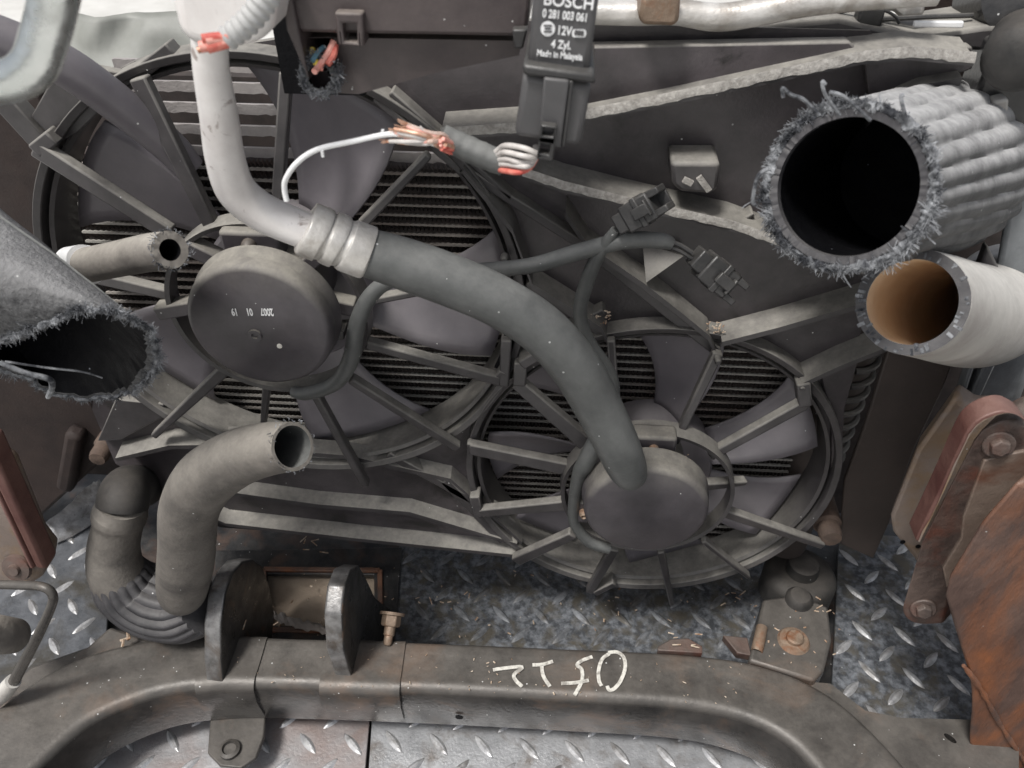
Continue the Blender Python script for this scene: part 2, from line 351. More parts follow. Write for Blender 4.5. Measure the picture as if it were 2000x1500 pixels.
def box(mb, c, ux, uy, uz):
    vs = [c + ux * a + uy * b + uz * d for a, b, d in ((-1, -1, -1), (1, -1, -1), (1, 1, -1), (-1, 1, -1), (-1, -1, 1), (1, -1, 1), (1, 1, 1), (-1, 1, 1))]
    return mb.add(vs, [(0, 3, 2, 1), (4, 5, 6, 7), (0, 1, 5, 4), (1, 2, 6, 5), (2, 3, 7, 6), (3, 0, 4, 7)])
def strip(mb, pts, wid, nrm, th=0.0006):
    for i in range(len(pts) - 1):
        pass
    L = []
    for i, p in enumerate(pts):
        t = (pts[min(i + 1, len(pts) - 1)] - pts[max(0, i - 1)]).normalized(); s = t.cross(nrm).normalized() * wid / 2
        L += [p + s, p - s, p - s + nrm * th, p + s + nrm * th]
    n = len(pts)
    fs = [(i * 4 + j, i * 4 + (j + 1) % 4, i * 4 + 4 + (j + 1) % 4, i * 4 + 4 + j) for i in range(n - 1) for j in range(4)]
    return mb.add(L, fs + [(0, 1, 2, 3), tuple((n - 1) * 4 + j for j in range(4))[::-1]])
def shelf(mb, front, Yf, Yb, th=0.004, rag=0.0):
    """a ledge sticking out of the shroud: front edge along the given line, top running back to Yb."""
    pts = []
    for i in range(len(front) - 1):
        (a, b), (c, d) = front[i], front[i + 1]; k = max(2, int(math.hypot(c - a, d - b) / 12))
        pts += [(a + (c - a) * j / k, b + (d - b) * j / k) for j in range(k)]
    pts.append(front[-1]); vs = []
    for x, y in pts:
        p = P(x, y, Yf); r = rag * (1.6 * noise.noise(p * 90) + random.uniform(-0.5, 0.5))
        vs += [p + Vector((0, r, 0)), Vector((p.x, Yb, p.z + 0.004)), Vector((p.x, Yb, p.z - th + 0.004)), p + Vector((0, r, -th * random.uniform(0.7, 1.2) if rag else -th))]
    n = len(pts)
    return mb.add(vs, [(i * 4 + j, i * 4 + (j + 1) % 4, i * 4 + 4 + (j + 1) % 4, i * 4 + 4 + j) for i in range(n - 1) for j in range(4)] + [(0, 1, 2, 3), tuple((n - 1) * 4 + j for j in range(4))[::-1]])
def text(s, o, xd, yd, size, m, parent, name='lettering', bold=0.0, ax='CENTER', wx=1.0):
    c = bpy.data.curves.new(name, 'FONT'); c.body = s; c.size = size; c.align_x = ax; c.align_y = 'CENTER'; c.extrude = 0.0002; c.offset = bold
    t = bpy.data.objects.new(name, c); COL.objects.link(t)
    bpy.context.view_layer.update()
    me = bpy.data.meshes.new_from_object(t.evaluated_get(bpy.context.evaluated_depsgraph_get()))
    COL.objects.unlink(t); bpy.data.objects.remove(t)
    xd = xd.normalized(); yd = (yd - xd * yd.dot(xd)).normalized(); z = xd.cross(yd)
    me.transform(Matrix(((xd.x * wx, yd.x, z.x, o.x), (xd.y * wx, yd.y, z.y, o.y), (xd.z * wx, yd.z, z.z, o.z), (0, 0, 0, 1))))
    me.materials.clear(); me.materials.append(M[m])
    ob = bpy.data.objects.new(name, me); return link(ob, parent)
def fibres(rim, outd, axis, count, lmin, lmax, rad, spread=0.7, curl=2.2):
    mb = MB(); n = len(rim); NS = 6
    for _ in range(count):
        k = random.randrange(n); f = random.random()
        clump = 0.5 + 0.9 * noise.noise(rim[k] * 90)
        p = rim[k].lerp(rim[(k + 1) % n], f)
        tg = (rim[(k + 1) % n] - rim[k]).normalized()
        d = (outd[k] * random.uniform(-0.2, 0.6) - axis * random.uniform(-0.5, 0.5) + tg * random.choice((-1, 1)) * random.uniform(0.2, 1.2) + Vector((random.uniform(-1, 1), random.uniform(-1, 1), random.uniform(-1, 1))) * spread).normalized()
        l = random.uniform(lmin, lmax) * (0.7 + max(0, clump)); r = rad * random.uniform(0.5, 1.5)
        p = p + outd[k] * (random.uniform(-0.001, 0.0016) + 0.0030 * max(0, clump - 0.4)) - axis * random.uniform(-0.002, 0.002)
        pts = [p - d * l * 0.1]; bend = Vector((random.uniform(-1, 1), random.uniform(-1, 1), random.uniform(-1, 1))) * curl
        for j in range(NS):
            d = (d + bend * 0.55 + Vector((random.uniform(-1, 1), random.uniform(-1, 1), random.uniform(-1, 1))) * 0.35).normalized(); pts.append(pts[-1] + d * l / NS)
        fr = frames(pts); vs = []
        for j, (q, (t, u, v)) in enumerate(zip(pts, fr)):
            for a in (0, 2.09, 4.19): vs.append(q + (u * math.cos(a) + v * math.sin(a)) * r * (1 - 0.07 * j))
        mb.add(vs, [(j * 3 + a, j * 3 + (a + 1) % 3, j * 3 + 3 + (a + 1) % 3, j * 3 + 3 + a) for j in range(NS) for a in range(3)] + [(NS * 3, NS * 3 + 1, NS * 3 + 2)])
    return mb
def seglerp(px, k):
    out = []
    for i in range(len(px) - 1):
        for j in range(k):
            t = j / k; out.append(tuple(px[i][a] + (px[i + 1][a] - px[i][a]) * t for a in range(len(px[i]))))
    return out + [px[-1]]
Y_ = Vector((0, 1, 0)); Z_ = Vector((0, 0, 1)); X_ = Vector((1, 0, 0))
# ================================================================ THE SETTING
mb = MB(); g = 60
mb.add([(-g, -g, -0.75), (g, -g, -0.75), (g, g, -0.75), (-g, g, -0.75)], [(0, 1, 2, 3)])
tag(obj('ground', mb, 'ground'), 'pale concrete yard far below and beyond', None, kind='structure')
mb = MB(); box(mb, Vector((0, 0.1, -0.035)), X_ * 1.0, Y_ * 0.75, Z_ * 0.02)
tag(obj('floor', mb, 'bed'), 'dark oily steel bed under the tread plates', None, kind='structure')

# one raised lug, pointed at both ends
def lug_mesh(L, W, Ht):
    mb = MB(); n = 8; vs = []
    for i in range(n + 1):
        t = -1 + 2 * i / n; wv = W * (1 - t * t) + 0.0002; h = Ht * (1 - t ** 4)
        vs += [(t * L, -wv, 0), (t * L * 0.92, -wv * 0.35, h), (t * L * 0.92, wv * 0.35, h), (t * L, wv, 0)]
    return mb.add(vs, [(i * 4 + j, i * 4 + j + 1, i * 4 + 5 + j, i * 4 + 4 + j) for i in range(n) for j in range(3)])
def inside(p, poly):
    c = False; n = len(poly)
    for i in range(n):
        a, b = poly[i], poly[i - 1]
        if (a.y > p.y) != (b.y > p.y) and p.x < (b.x - a.x) * (p.y - a.y) / (b.y - a.y) + a.x: c = not c
    return c
def tread_plate(px, m, lm, label, rot, Zt, pitch=0.036, step=0, hole=None, bend=None):
    poly = ff(px, Zt); t = thing('tread_plate', label, 'tread plate', (poly[0].x, poly[0].y, Zt), 'tread plates of the truck bed')
    mb = MB(); prism(mb, poly, Vector((0, 0, -0.005)), [ff(hole, Zt)] if hole else ())
    obj('plate', mb, m, t, bevel=0.0008)
    src = None; ca, sa = math.cos(rot), math.sin(rot); cx = sum(p.x for p in poly) / len(poly); cy = sum(p.y for p in poly) / len(poly)
    for i in range(-22, 23):
        for j in range(-26, 27):
            u, v = (i + 0.5 * (j % 2)) * 0.047, j * 0.0265
            p = Vector((cx + ca * u - sa * v, cy + sa * u + ca * v, Zt))
            a = rot + (R_(48) if j % 2 else R_(-48)) + random.uniform(-0.05, 0.05)
            e = Vector((math.cos(a), math.sin(a), 0)) * 0.015
            s = Vector((-e.y, e.x, 0)) * 0.4
            if not all(inside(q, poly) for q in (p + e, p - e, p + s, p - s)): continue
            if hole and any(inside(q, ff(hole, Zt)) for q in (p, p + e, p - e)): continue
            if src is None:
                src = obj('lug', lug_mesh(0.0160, 0.0043, 0.0024), lm, t); src.location = p; src.rotation_euler = (0, 0, a)
            else: inst(src, p, t, (0, 0, a))
    return t
tread_plate([(782, 1040), (1130, 1010), (1500, 1060), (1488, 1310), (766, 1285)], 'tread_dark', 'lug_dull', 'oily blue grey tread plate in the middle behind the crossmember', R_(2), 0.0)
tread_plate([(190, 938), (222, 985), (206, 1275), (150, 1330), (-80, 1345), (-80, 1010), (85, 1025)], 'tread_grey', 'lug', 'grey tread plate with torn upper corner beside the ribbed elbow hose', R_(5), 0.002)
tc_ = thing('torn_plate', 'bright silver torn corner of tread plate bent up beside the ribbed elbow neck', 'torn plate', F(150, 990, 0.01))
mb = MB(); a_ = seglerp([(86, 1022), (120, 1000), (150, 968), (178, 945), (192, 940)], 3); b_ = seglerp([(110, 1062), (140, 1050), (172, 1030), (205, 1004), (216, 988)], 3); vs = []
for (x, y), (x2_, y2_) in zip(a_, b_): vs += [F(x, y + random.uniform(-3, 3), 0.026), F((x + x2_) / 2, (y + y2_) / 2, 0.012), F(x2_, y2_, 0.0045)]
mb.add(vs, [(3 * i + j, 3 * i + j + 1, 3 * i + j + 4, 3 * i + j + 3) for i in range(len(a_) - 1) for j in (0, 1)]); o = obj('plate', mb, 'lug', tc_); o.modifiers.new('thickness', 'SOLIDIFY').thickness = 0.003
tread_plate([(120, 1560), (240, 1380), (760, 1370), (722, 1400), (708, 1560)], 'tread_red', 'lug', 'tread plate with reddish stains under the curved left arm of the crossmember', R_(3), -0.004)
tread_plate([(728, 1380), (1650, 1400), (1760, 1560), (716, 1560)], 'tread', 'lug', 'bright silver tread plate in front of the crossmember', R_(1), -0.004)
tread_plate([(1640, 1040), (1960, 1060), (1960, 1440), (1640, 1420), (1625, 1340)], 'tread_dark', 'lug', 'blotched tread plate between the bolted mount and the rusty side rail', R_(-6), 0.001)
# rusty plate with a rectangular cut-out
t = thing('cover_plate', 'rusty brown plate with rectangular window between the two upright ears', 'cover plate', F(640, 1150))
mb = MB(); prism(mb, ff([(420, 1075), (785, 1068), (768, 1290), (420, 1290)], 0.004), Vector((0, 0, -0.006)), [ff([(522, 1120), (730, 1122), (732, 1225), (528, 1222)], 0.004)])
obj('plate', mb, 'bed', t, bevel=0.001)
mb = MB()
pts = [F(x, y, 0.006) for x, y in [(515, 1112), (742, 1114), (744, 1232), (520, 1230), (515, 1112)]]
for a, b in zip(pts, pts[1:]): bar(mb, a, b, 0.006, 0.004, up=Z_)
obj('rim', mb, 'rust', t, bevel=0.0008)
mb = MB(); prism(mb, ff([(516, 1108), (748, 1108), (750, 1240), (518, 1240)], -0.011), Vector((0, 0, -0.003)))
obj('backing_board', mb, 'wood', t)
mb = MB()
pl = seglerp([(530, 1192), (570, 1205), (640, 1222)], 9); vs = []
for i, (x, y) in enumerate(pl):
    vs += [F(x, y + random.uniform(-5, 5), 0.010 + random.uniform(0, .004)), F(x + 6, y + 16 + random.uniform(-3, 8), 0.012 + random.uniform(0, .004))]
mb.add(vs, [(2 * i, 2 * i + 1, 2 * i + 3, 2 * i + 2) for i in range(len(pl) - 1)])
o = obj('paper_scrap', mb, 'paper'); sm = o.modifiers.new('thickness', 'SOLIDIFY'); sm.thickness = 0.0012
tag(o, 'torn strip of grey paper on the floor between the upright ears', 'paper scrap')

# ================================================================ RADIATOR AND CONDENSER
rad = thing('radiator', 'brown fin radiator behind the two round fan openings', 'radiator', (0, 0.03, 0.08))
xl, xr, zb, zt = -0.415, 0.272, 0.10, P(450, 338, 0).z
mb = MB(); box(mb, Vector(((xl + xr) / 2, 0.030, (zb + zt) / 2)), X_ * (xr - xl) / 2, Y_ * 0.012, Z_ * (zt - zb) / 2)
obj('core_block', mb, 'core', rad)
# tube with serrated fin tips on both sides
mb = MB(); n = 290; vs = []
for i in range(n + 1):
    x = xl + (xr - xl) * i / n; tip = 0.0008 if i % 2 else 0.0
    vs += [(x, 0.0105, 0.0008 + tip), (x, 0.0105, -0.0008 - tip * 0.3), (x, 0.0125, 0.0008 + tip), (x, 0.0125, -0.0008 - tip * 0.3)]
mb.add(vs, [f for i in range(n) for f in ((i * 4, i * 4 + 4, i * 4 + 5, i * 4 + 1), (i * 4, i * 4 + 2, i * 4 + 6, i * 4 + 4), (i * 4 + 1, i * 4 + 5, i * 4 + 7, i * 4 + 3))])
pitch = 0.0090
z = zb + 0.004; first = None
zcond = P(450, 335, 0).z
while z < zt:
    if z < zcond + 0.004:
        if first is None:
            first = obj('cooling_tube', mb, 'tube', rad, ang=20); first.location = (0, 0, z)
        else: inst(first, (0, random.uniform(-0.0006, 0.0006), z + random.uniform(-0.0002, 0.0002)), rad)
    z += pitch
# corrugated fins in the gaps, one joined part
mb = MB(); n = 380
z = zb + 0.004
while z < min(zt, zcond):
    vs = []
    for i in range(n + 1):
        x = xl + (xr - xl) * i / n; zz = z + (pitch - 0.0022 if i % 2 else 0.0022)
        vs += [(x, 0.0128, zz), (x, 0.0175, zz)]
    mb.add(vs, [(2 * i, 2 * i + 1, 2 * i + 3, 2 * i + 2) for i in range(n)])
    z += pitch
o = obj('fin', mb, 'fin', rad, ang=10); o['kind'] = 'stuff'
# ribbed end tank on the right
tx, ty, tr = P(1722, 720, 0.0).x - 0.025, 0.022, 0.025
mb = MB(); turned(mb, Vector((tx, ty, 0.10)), Z_, [(0.001, 0), (tr, 0.0), (tr, 0.40), (0.001, 0.40)], 40); obj('end_tank', mb, 'flap', rad)
for i in range(11):
    zc = P(1720, 690, 0.0).z - 0.0175 * i; mb = MB(); pts = []
    for k in range(15):
        a = R_(-88 + 118 * k / 14); pts.append((Vector((tx + (tr + 0.002) * math.cos(a), ty + (tr + 0.002) * math.sin(a), zc)), 0.0032))
    tube(mb, pts, 8, 1); obj('tank_rib', mb, 'strut', rad)
for px, py, Yv, r in ((1624, 1052, -0.05, 22), (190, 896, -0.03, 18)):
    c = P(px, py, Yv); rr = r * S(c); mb = MB()
    turned(mb, c, Y_, [(rr * 0.2, -0.002), (rr * 0.85, -0.001), (rr, 0.004), (rr, 0.016), (rr * 1.25, 0.018), (rr * 1.25, 0.05)]); obj('mounting_peg', mb, 'peg', rad)

cond = thing('condenser', 'pinkish grey flat tubes above the radiator at upper left', 'condenser', P(450, 330, 0.02))
zs = [P(450, y, 0.02).z for y in (131, 172, 213, 255, 297, 335)]
mb = MB(); box(mb, Vector((-0.235, 0.075, (zs[0] + zs[-1]) / 2 - 0.012)), X_ * 0.20, Y_ * 0.008, Z_ * ((zs[0] - zs[-1]) / 2 - 0.012)); obj('dark_gap_sheet', mb, 'core', cond)  # added dark sheet, stands in for the shade in the tube gaps
src = None
for z in zs[:-1]:
    if src is None:
        mb = MB(); n = 80; vs = []
        for i in range(n + 1):
            x = -0.345 + 0.27 * i / n; e = random.uniform(-0.0008, 0.0008)
            vs += [(x, 0.02, -0.0040 + e), (x, 0.02, 0.0040 + e * 0.6), (x, 0.0235, 0.0038), (x, 0.0235, -0.0038)]
        mb.add(vs, [(i * 4 + j, i * 4 + (j + 1) % 4, i * 4 + 4 + (j + 1) % 4, i * 4 + 4 + j) for i in range(n) for j in range(4)])
        src = obj('flat_tube', mb, 'condenser', cond); src.location = (0, 0, z)
    else: inst(src, (0, 0, z), cond)

# ================================================================ FAN SHROUD
CL = (-0.2252, H - 0.3713); RL = 0.1895
CR = (0.0932, H - 0.558); RR = 0.1655
shroud = thing('fan_shroud', 'dusty black plastic double fan shroud with ledges and radial struts', 'fan shroud', (0, -0.03, 0.09))
def arc(c, r, a0, a1, n=24, Y=-0.030):
    return [Vector((c[0] + r * math.cos(R_(a0 + (a1 - a0) * i / n)), Y, c[1] + r * math.sin(R_(a0 + (a1 - a0) * i / n)))) for i in range(n + 1)]
outline = pp([(585, 70), (1000, 40), (1700, 60), (1770, 200), (1760, 400), (1690, 620), (1655, 735)], -0.030) + arc(CR, RR + 0.010, 32, -118, 36) + \
    pp([(1010, 1072), (700, 1050), (430, 1030), (225, 905), (180, 800)], -0.030) + arc(CL, RL + 0.010, 200, 112, 24)
mb = MB(); prism(mb, outline, Vector((0, 0.006, 0)), [arc(CL, RL - 0.002, 0, 360 - 3.75, 95), arc(CR, RR - 0.002, 0, 360 - 3.75, 95)])
obj('panel', mb, 'plastic', shroud, bevel=0.0)
for c, r, a0, a1 in ((CL, RL, 0, 360), (CR, RR, 0, 360)):
    mb = MB(); ring(mb, c, [(r - 0.004, -0.038), (r - 0.001, -0.040), (r - 0.001, 0.0), (r - 0.004, 0.0)], 120); obj('venturi_ring', mb, 'strut', shroud)
    mb = MB(); ring(mb, c, [(r + 0.003, -0.044), (r + 0.009, -0.046), (r + 0.010, -0.026), (r + 0.003, -0.026)], 120); obj('outer_ring', mb, 'strut', shroud, bevel=0.0008)
# ledges standing out of the panel
LEDGES = [
    ([(860, 262), (1010, 252), (1140, 226), (1300, 195), (1500, 152), (1680, 114), (1780, 104), (1905, 116)], -0.060, 'upper ledge with ragged pale edge'),
    ([(1020, 338), (1100, 365), (1220, 395), (1330, 420), (1430, 442), (1530, 478), (1690, 530)], -0.060, 'lower ledge with ragged pale edge'),
]
for fr_, Yf, lb in LEDGES:
    mb = MB(); shelf(mb, fr_, Yf, -0.029, 0.004); lg = obj('ledge', mb, 'strut', shroud, ang=30, label=lb)
    mb = MB(); shelf(mb, fr_, Yf - 0.0010, Yf + 0.0002, 0.0024, 0.0008); obj('worn_edge', mb, 'edge', lg, ang=30)
for fr_, Yf in (([(1105, 415), (1150, 480), (1260, 555), (1330, 610), (1385, 655), (1400, 690)], -0.050),
                ([(905, 330), (1000, 445), (1040, 555), (1130, 610), (1175, 640), (1195, 680)], -0.050),
                ([(1410, 668), (1520, 640), (1700, 588)], -0.052),
                ([(1565, 750), (1640, 715), (1790, 655)], -0.052),
                ([(560, 880), (680, 890), (880, 935), (1000, 1040), (1020, 1060)], -0.044),
                ([(440, 960), (620, 985), (800, 1000), (1010, 1062)], -0.045),
                ([(330, 975), (440, 1022), (700, 1052), (1020, 1085)], -0.046),
                ([(225, 895), (330, 870), (480, 868)], -0.050)):
    mb = MB(); shelf(mb, fr_, Yf, -0.029, 0.005); obj('rib', mb, 'strut', shroud, ang=30)
# diagonal stiffening ribs standing on the panel
for (x0, y0, x1, y1, wv) in ((735, 185, 905, 330, 16), (900, 320, 1150, 480, 20), (1150, 480, 1400, 680, 22), (765, 175, 1000, 380, 12), (1030, 545, 1190, 655, 16), (10, 190, 96, 286, 44), (265, 150, 340, 90, 26), (1010, 690, 1180, 600, 14), (760, 880, 980, 1000, 18), (1440, 430, 1470, 410, 9), (870, 930, 985, 1050, 22)):
    a, b = P(x0, y0, -0.036), P(x1, y1, -0.036); mb = MB(); bar(mb, a, b, wv * S(a), 0.014); obj('stiffener', mb, 'strut', shroud, bevel=0.0012)
# raised triangular gusset and square lock boss on the panel
mb = MB(); prism(mb, [P(1255, 475, -0.034), P(1335, 500, -0.045), P(1262, 552, -0.055)], Vector((0, 0.02, 0))); obj('gusset', mb, 'strut', shroud)
bs = pp([(1310, 318), (1408, 318), (1402, 372), (1385, 380), (1330, 376), (1312, 360)], -0.060)
mb = MB(); prism(mb, bs, Vector((0, 0.032, 0))); obj('lock_boss', mb, 'strut', shroud, bevel=0.003)
mb = MB(); bar(mb, P(1365, 345, -0.061), P(1385, 372, -0.061), 0.004, 0.003); bar(mb, P(1335, 350, -0.061), P(1352, 358, -0.061), 0.004, 0.003); obj('broken_tab', mb, 'edge', shroud)
# step wall on the upper right and lower cheek plates
for px_, Yv, dy, m_ in (([(120, 120), (275, 150), (218, 196), (150, 262), (110, 280), (60, 228)], -0.040, 0.008, 'strut'),
                        ([(1150, 92), (1660, 82), (1682, 104), (1500, 140), (1140, 214)], -0.045, 0.012, 'plastic'),
                        ([(1690, 82), (1900, 92), (1900, 135), (1800, 170), (1700, 215), (1690, 130)], -0.040, 0.010, 'plastic'),
                        ([(225, 780), (320, 790), (320, 815), (235, 860), (190, 862)], -0.040, 0.012, 'strut'),
                        ([(1600, 720), (1680, 690), (1650, 800), (1640, 940), (1622, 960), (1625, 830)], -0.036, 0.010, 'plastic')):
    mb = MB(); prism(mb, pp(px_, Yv), Vector((0, dy, 0))); obj('cheek_plate', mb, m_, shroud, bevel=0.0012)
for px, py, Yv, r in ((1402, 704, -0.060, 7), (1566, 756, -0.052, 6), (985, 505, -0.050, 8), (918, 866, -0.050, 6)):
    c = P(px, py, Yv); mb = MB(); turned(mb, c, -Y_, [(r * S(c), -0.004), (r * S(c), 0.002), (r * 0.6 * S(c), 0.0035), (0.0003, 0.0035)], 14); obj('mould_boss', mb, 'strut', shroud)
mb = MB(); prism(mb, pp([(984, 655), (995, 652), (988, 700), (972, 720), (965, 718), (978, 690)], -0.0468), Vector((0, 0.002, 0))); obj('slot_patch', mb, 'inside', shroud)  # flat black patch, paints the shade of an opening in the ring
# radial struts
STR_L = [(70, 285, 335, 455, 46, 40), (272, 150, 415, 440, 44, 34), (560, 140, 540, 440, 30, 26), (838, 300, 705, 440, 20, 24), (990, 535, 725, 585, 18, 18),
         (985, 742, 715, 668, 28, 24), (895, 872, 685, 738, 22, 20), (715, 945, 618, 770, 20, 20), (513, 850, 522, 750, 10, 18), (303, 848, 440, 720, 16, 30), (150, 530, 345, 575, 34, 28)]
STR_R = [(1010, 745, 1155, 872, 34, 42), (918, 872, 1112, 912, 34, 38), (928, 998, 1105, 982, 24, 34), (1008, 1092, 1120, 1040, 30, 26), (1152, 1152, 1200, 1068, 20, 24),
         (1312, 1176, 1290, 1072, 12, 18), (1462, 1124, 1372, 1052, 10, 14), (1606, 1062, 1410, 996, 18, 26), (1456, 938, 1375, 946, 14, 26), (1572, 785, 1385, 888, 30, 24), (1402, 686, 1318, 862, 26, 18), (1193, 660, 1205, 845, 20, 20)]
for lst in (STR_L, STR_R):
    for x0, y0, x1, y1, w0, w1 in lst:
        a, b = P(x0, y0, -0.050), P(x1, y1, -0.062); mb = MB()
        bar(mb, a, b, w0 * S(a) * 0.82, 0.0095, w1 * S(b) * 0.82); obj('strut', mb, 'strut', shroud, bevel=0.0016)
for px, py, r in ((528, 602, 196), (1262, 955, 166)):
    c = P(px, py, -0.066); rr = r * S(c); mb = MB()
    ring(mb, (c.x, c.z), [(rr - 0.0035, -0.074), (rr, -0.075), (rr + 0.001, -0.058), (rr - 0.0035, -0.058)], 96); obj('motor_mount_ring', mb, 'strut', shroud)
for x0, y0, x1, y1, wv in ((1015, 745, 1018, 700, 26), (1018, 705, 1080, 668, 22), (985, 745, 990, 655, 20), (985, 715, 965, 740, 16), (1570, 785, 1566, 740, 26), (935, 1000, 928, 960, 20), (1160, 1150, 1200, 1130, 14), (75, 290, 110, 262, 30)):
    a, b = P(x0, y0, -0.048), P(x1, y1, -0.046); mb = MB(); bar(mb, a, b, wv * S(a), 0.016); obj('strut_foot', mb, 'strut', shroud, bevel=0.0015)

# ================================================================ FANS
def fan(label, C, Rr, cap, rpx, Yf, angs, wid, txt):
    cc = P(cap[0], cap[1], Yf); rr = rpx * S(cc)
    t = thing('cooling_fan', label, 'cooling fan', (C[0], -0.02, C[1]), 'cooling fans in the shroud')
    mb = MB(); c2 = (cc.x, cc.z)
    disc(mb, c2, [(0.001, Yf), (rr * 0.90, Yf), (rr * 0.955, Yf + 0.0015), (rr * 0.985, Yf + 0.004), (rr, Yf + 0.008), (rr, Yf + 0.012)], 72); obj('motor_cap', mb, 'motor', t)
    mb = MB(); disc(mb, c2, [(0.001, Yf + 0.0115), (rr * 0.985, Yf + 0.0115), (rr * 1.0, Yf + 0.017), (rr * 1.03, Yf + 0.021), (rr * 1.03, Yf + 0.025), (rr * 0.74, Yf + 0.026), (rr * 0.70, -0.040), (0.001, -0.040)], 72); obj('motor_housing', mb, 'motor', t)
    hub = 0.36 * Rr
    mb = MB(); disc(mb, C, [(0.001, -0.036), (hub * 0.96, -0.036), (hub, -0.033), (hub, 0.0), (0.001, 0.0)], 64); obj('hub', mb, 'blade', t)
    for a in angs:
        mb = MB(); vs = []; nr, na = 10, 8
        for i in range(nr + 1):
            f = i / nr; r = hub * 0.97 + (Rr - 0.007 - hub) * f; w0 = R_(wid) * (0.80 + 0.20 * f); sw = R_(10) * f * f
            for j in range(na + 1):
                g = j / na - 0.5; th = R_(a) + sw + g * w0
                y = -0.016 + g * 0.026 * (1 - 0.35 * f) + 0.004 * (1 - 4 * g * g)
                vs.append((C[0] + r * math.cos(th), y, C[1] + r * math.sin(th)))
        mb.add(vs, [(i * (na + 1) + j, i * (na + 1) + j + 1, (i + 1) * (na + 1) + j + 1, (i + 1) * (na + 1) + j) for i in range(nr) for j in range(na)])
        o = obj('blade', mb, 'blade', t); s = o.modifiers.new('thickness', 'SOLIDIFY'); s.thickness = 0.0022
    return t, cc, rr, c2
fl, cl, rl, c2l = fan('larger cooling fan with purple grey round motor at the left', CL, RL, (505, 643), 144, -0.122, (63, -12, -83, -155, 138), 38, True)
frr, crr, rrr, c2r = fan('smaller cooling fan with oval dusty motor at the lower right', CR, RR, (1262, 1003), 122, -0.112, (77, 17, -34, -86, -140, 174, 126), 30, False)
for px, s in ((458, '19'), (487, '01'), (521, '2007')):
    text(s, P(px, 609, -0.1224), -X_, -Z_, 0.0085, 'print', fl, bold=0.0002, wx=0.55)
c = P(498, 655, -0.1225); mb = MB(); turned(mb, c, -Y_, [(0.0055, -0.002), (0.005, 0.001), (0.0025, 0.001), (0.002, -0.001)], 16); obj('rivet', mb, 'motor', fl)
mb = MB(); c = P(546, 676, -0.1222); turned(mb, c, -Y_, [(0.0022, -0.001), (0.002, 0.0004)], 10); obj('paint_dot', mb, 'paint', fl)
# mounting bosses with screws
for fanob, px, py, r, wv, m_ in ((fl, 485, 482, 15, 60, 'frame'), (frr, 1277, 880, 10, 44, 'bolt'), (frr, 1140, 1004, 9, 20, 'bolt')):
    c = P(px, py, -0.086); s = S(c); mb = MB(); box(mb, c + Vector((0, 0.012, -0.002)), X_ * wv * s, Y_ * 0.009, Z_ * 32 * s); me_ = obj('mounting_ear', mb, 'motor', fanob, bevel=0.003)
    mb = MB(); turned(mb, c + Vector((0, 0.003, 0)), -Y_, [(r * s * 1.0, 0), (r * s, 0.004), (r * s * 0.6, 0.007), (r * s * 0.3, 0.005), (r * s * .3, .0049)], 16); obj('screw', mb, m_, me_)
for px, py in ((410, 497), (612, 505), (345, 600), (655, 590)):
    c = P(px, py, -0.070); mb = MB(); d = Vector((c.x - c2l[0], 0, c.z - c2l[1])).normalized()
    box(mb, c, d * 0.016, Y_ * 0.007, d.cross(Y_) * 0.006); obj('housing_lug', mb, 'motor', fl, bevel=0.0015)
# clip that holds the motor lead
for dx in (0, 1):
    mb = MB(); p = pp([(650 + dx * 38, 650 - dx * 6), (672 + dx * 38, 648 - dx * 6), (672 + dx * 38, 664), (650 + dx * 38, 668)], -0.086); prism(mb, p, Vector((0, 0.018, 0))); obj('cable_clip', mb, 'strut', fl, bevel=0.001)

# ================================================================ WIRING LEADS OF THE FANS
def connector(t, c, ax, up, L, W, D, claw):
    side = ax.cross(up).normalized(); up = side.cross(ax).normalized()
    mb = MB(); box(mb, c, ax * L * 0.5, side * W * 0.5, up * D * 0.5); hs_ = obj('housing', mb, 'black', t, bevel=0.0015)
    mb = MB(); box(mb, c - ax * L * 0.62, ax * L * 0.22, side * W * 0.36, up * D * 0.40); obj('rear_shell', mb, 'black', t, bevel=0.0012)
    mb = MB(); box(mb, c + ax * L * 0.05, ax * L * 0.09, side * W * 0.55, up * D * 0.56); obj('collar', mb, 'black', t, bevel=0.0008)
    for s in (-1, 1):
        mb = MB(); box(mb, c + ax * L * 0.66 + side * s * W * 0.34, ax * L * 0.20, side * W * 0.12, up * D * 0.45); obj('socket_wall', mb, 'black', t, bevel=0.0008)
    mb = MB(); box(mb, c + ax * L * 0.64 - up * D * 0.40, ax * L * 0.20, side * W * 0.25, up * D * 0.08); obj('socket_floor', mb, 'black', t, bevel=0.0005)
    mb = MB(); box(mb, c + ax * L * 0.14 + up * D * 0.62, ax * L * 0.26, side * W * 0.20, up * D * 0.10)
    box(mb, c + ax * L * 0.38 + up * D * 0.56, ax * L * 0.04, side * W * 0.30, up * D * 0.16); obj('latch', mb, 'black', hs_, bevel=0.0008)
TOCAM = lambda p: (CAM - p).normalized()
ta = thing('wiring_lead', 'grey sheathed lead ending in black plug pointing up right, above the smaller fan', 'wiring lead', P(1150, 620, -0.08), 'fan motor leads')
pa = [Q(1202, 448, -0.098, 9), Q(1172, 492, -0.096, 13), Q(1148, 545, -0.090, 15), Q(1133, 610, -0.085, 14), Q(1150, 668, -0.080, 14), Q(1195, 740, -0.072, 13), Q(1192, 820, -0.074, 14), Q(1166, 858, -0.084, 17), Q(1143, 905, -0.088, 18), Q(1132, 925, -0.086, 15), Q(1122, 975, -0.082, 12), Q(1122, 1020, -0.08, 11), Q(1150, 1058, -0.08, 11), Q(1190, 1072, -0.08, 10)]
mb = MB(); tube(mb, pa, 14, 6); obj('sheath', mb, 'rubber', ta)
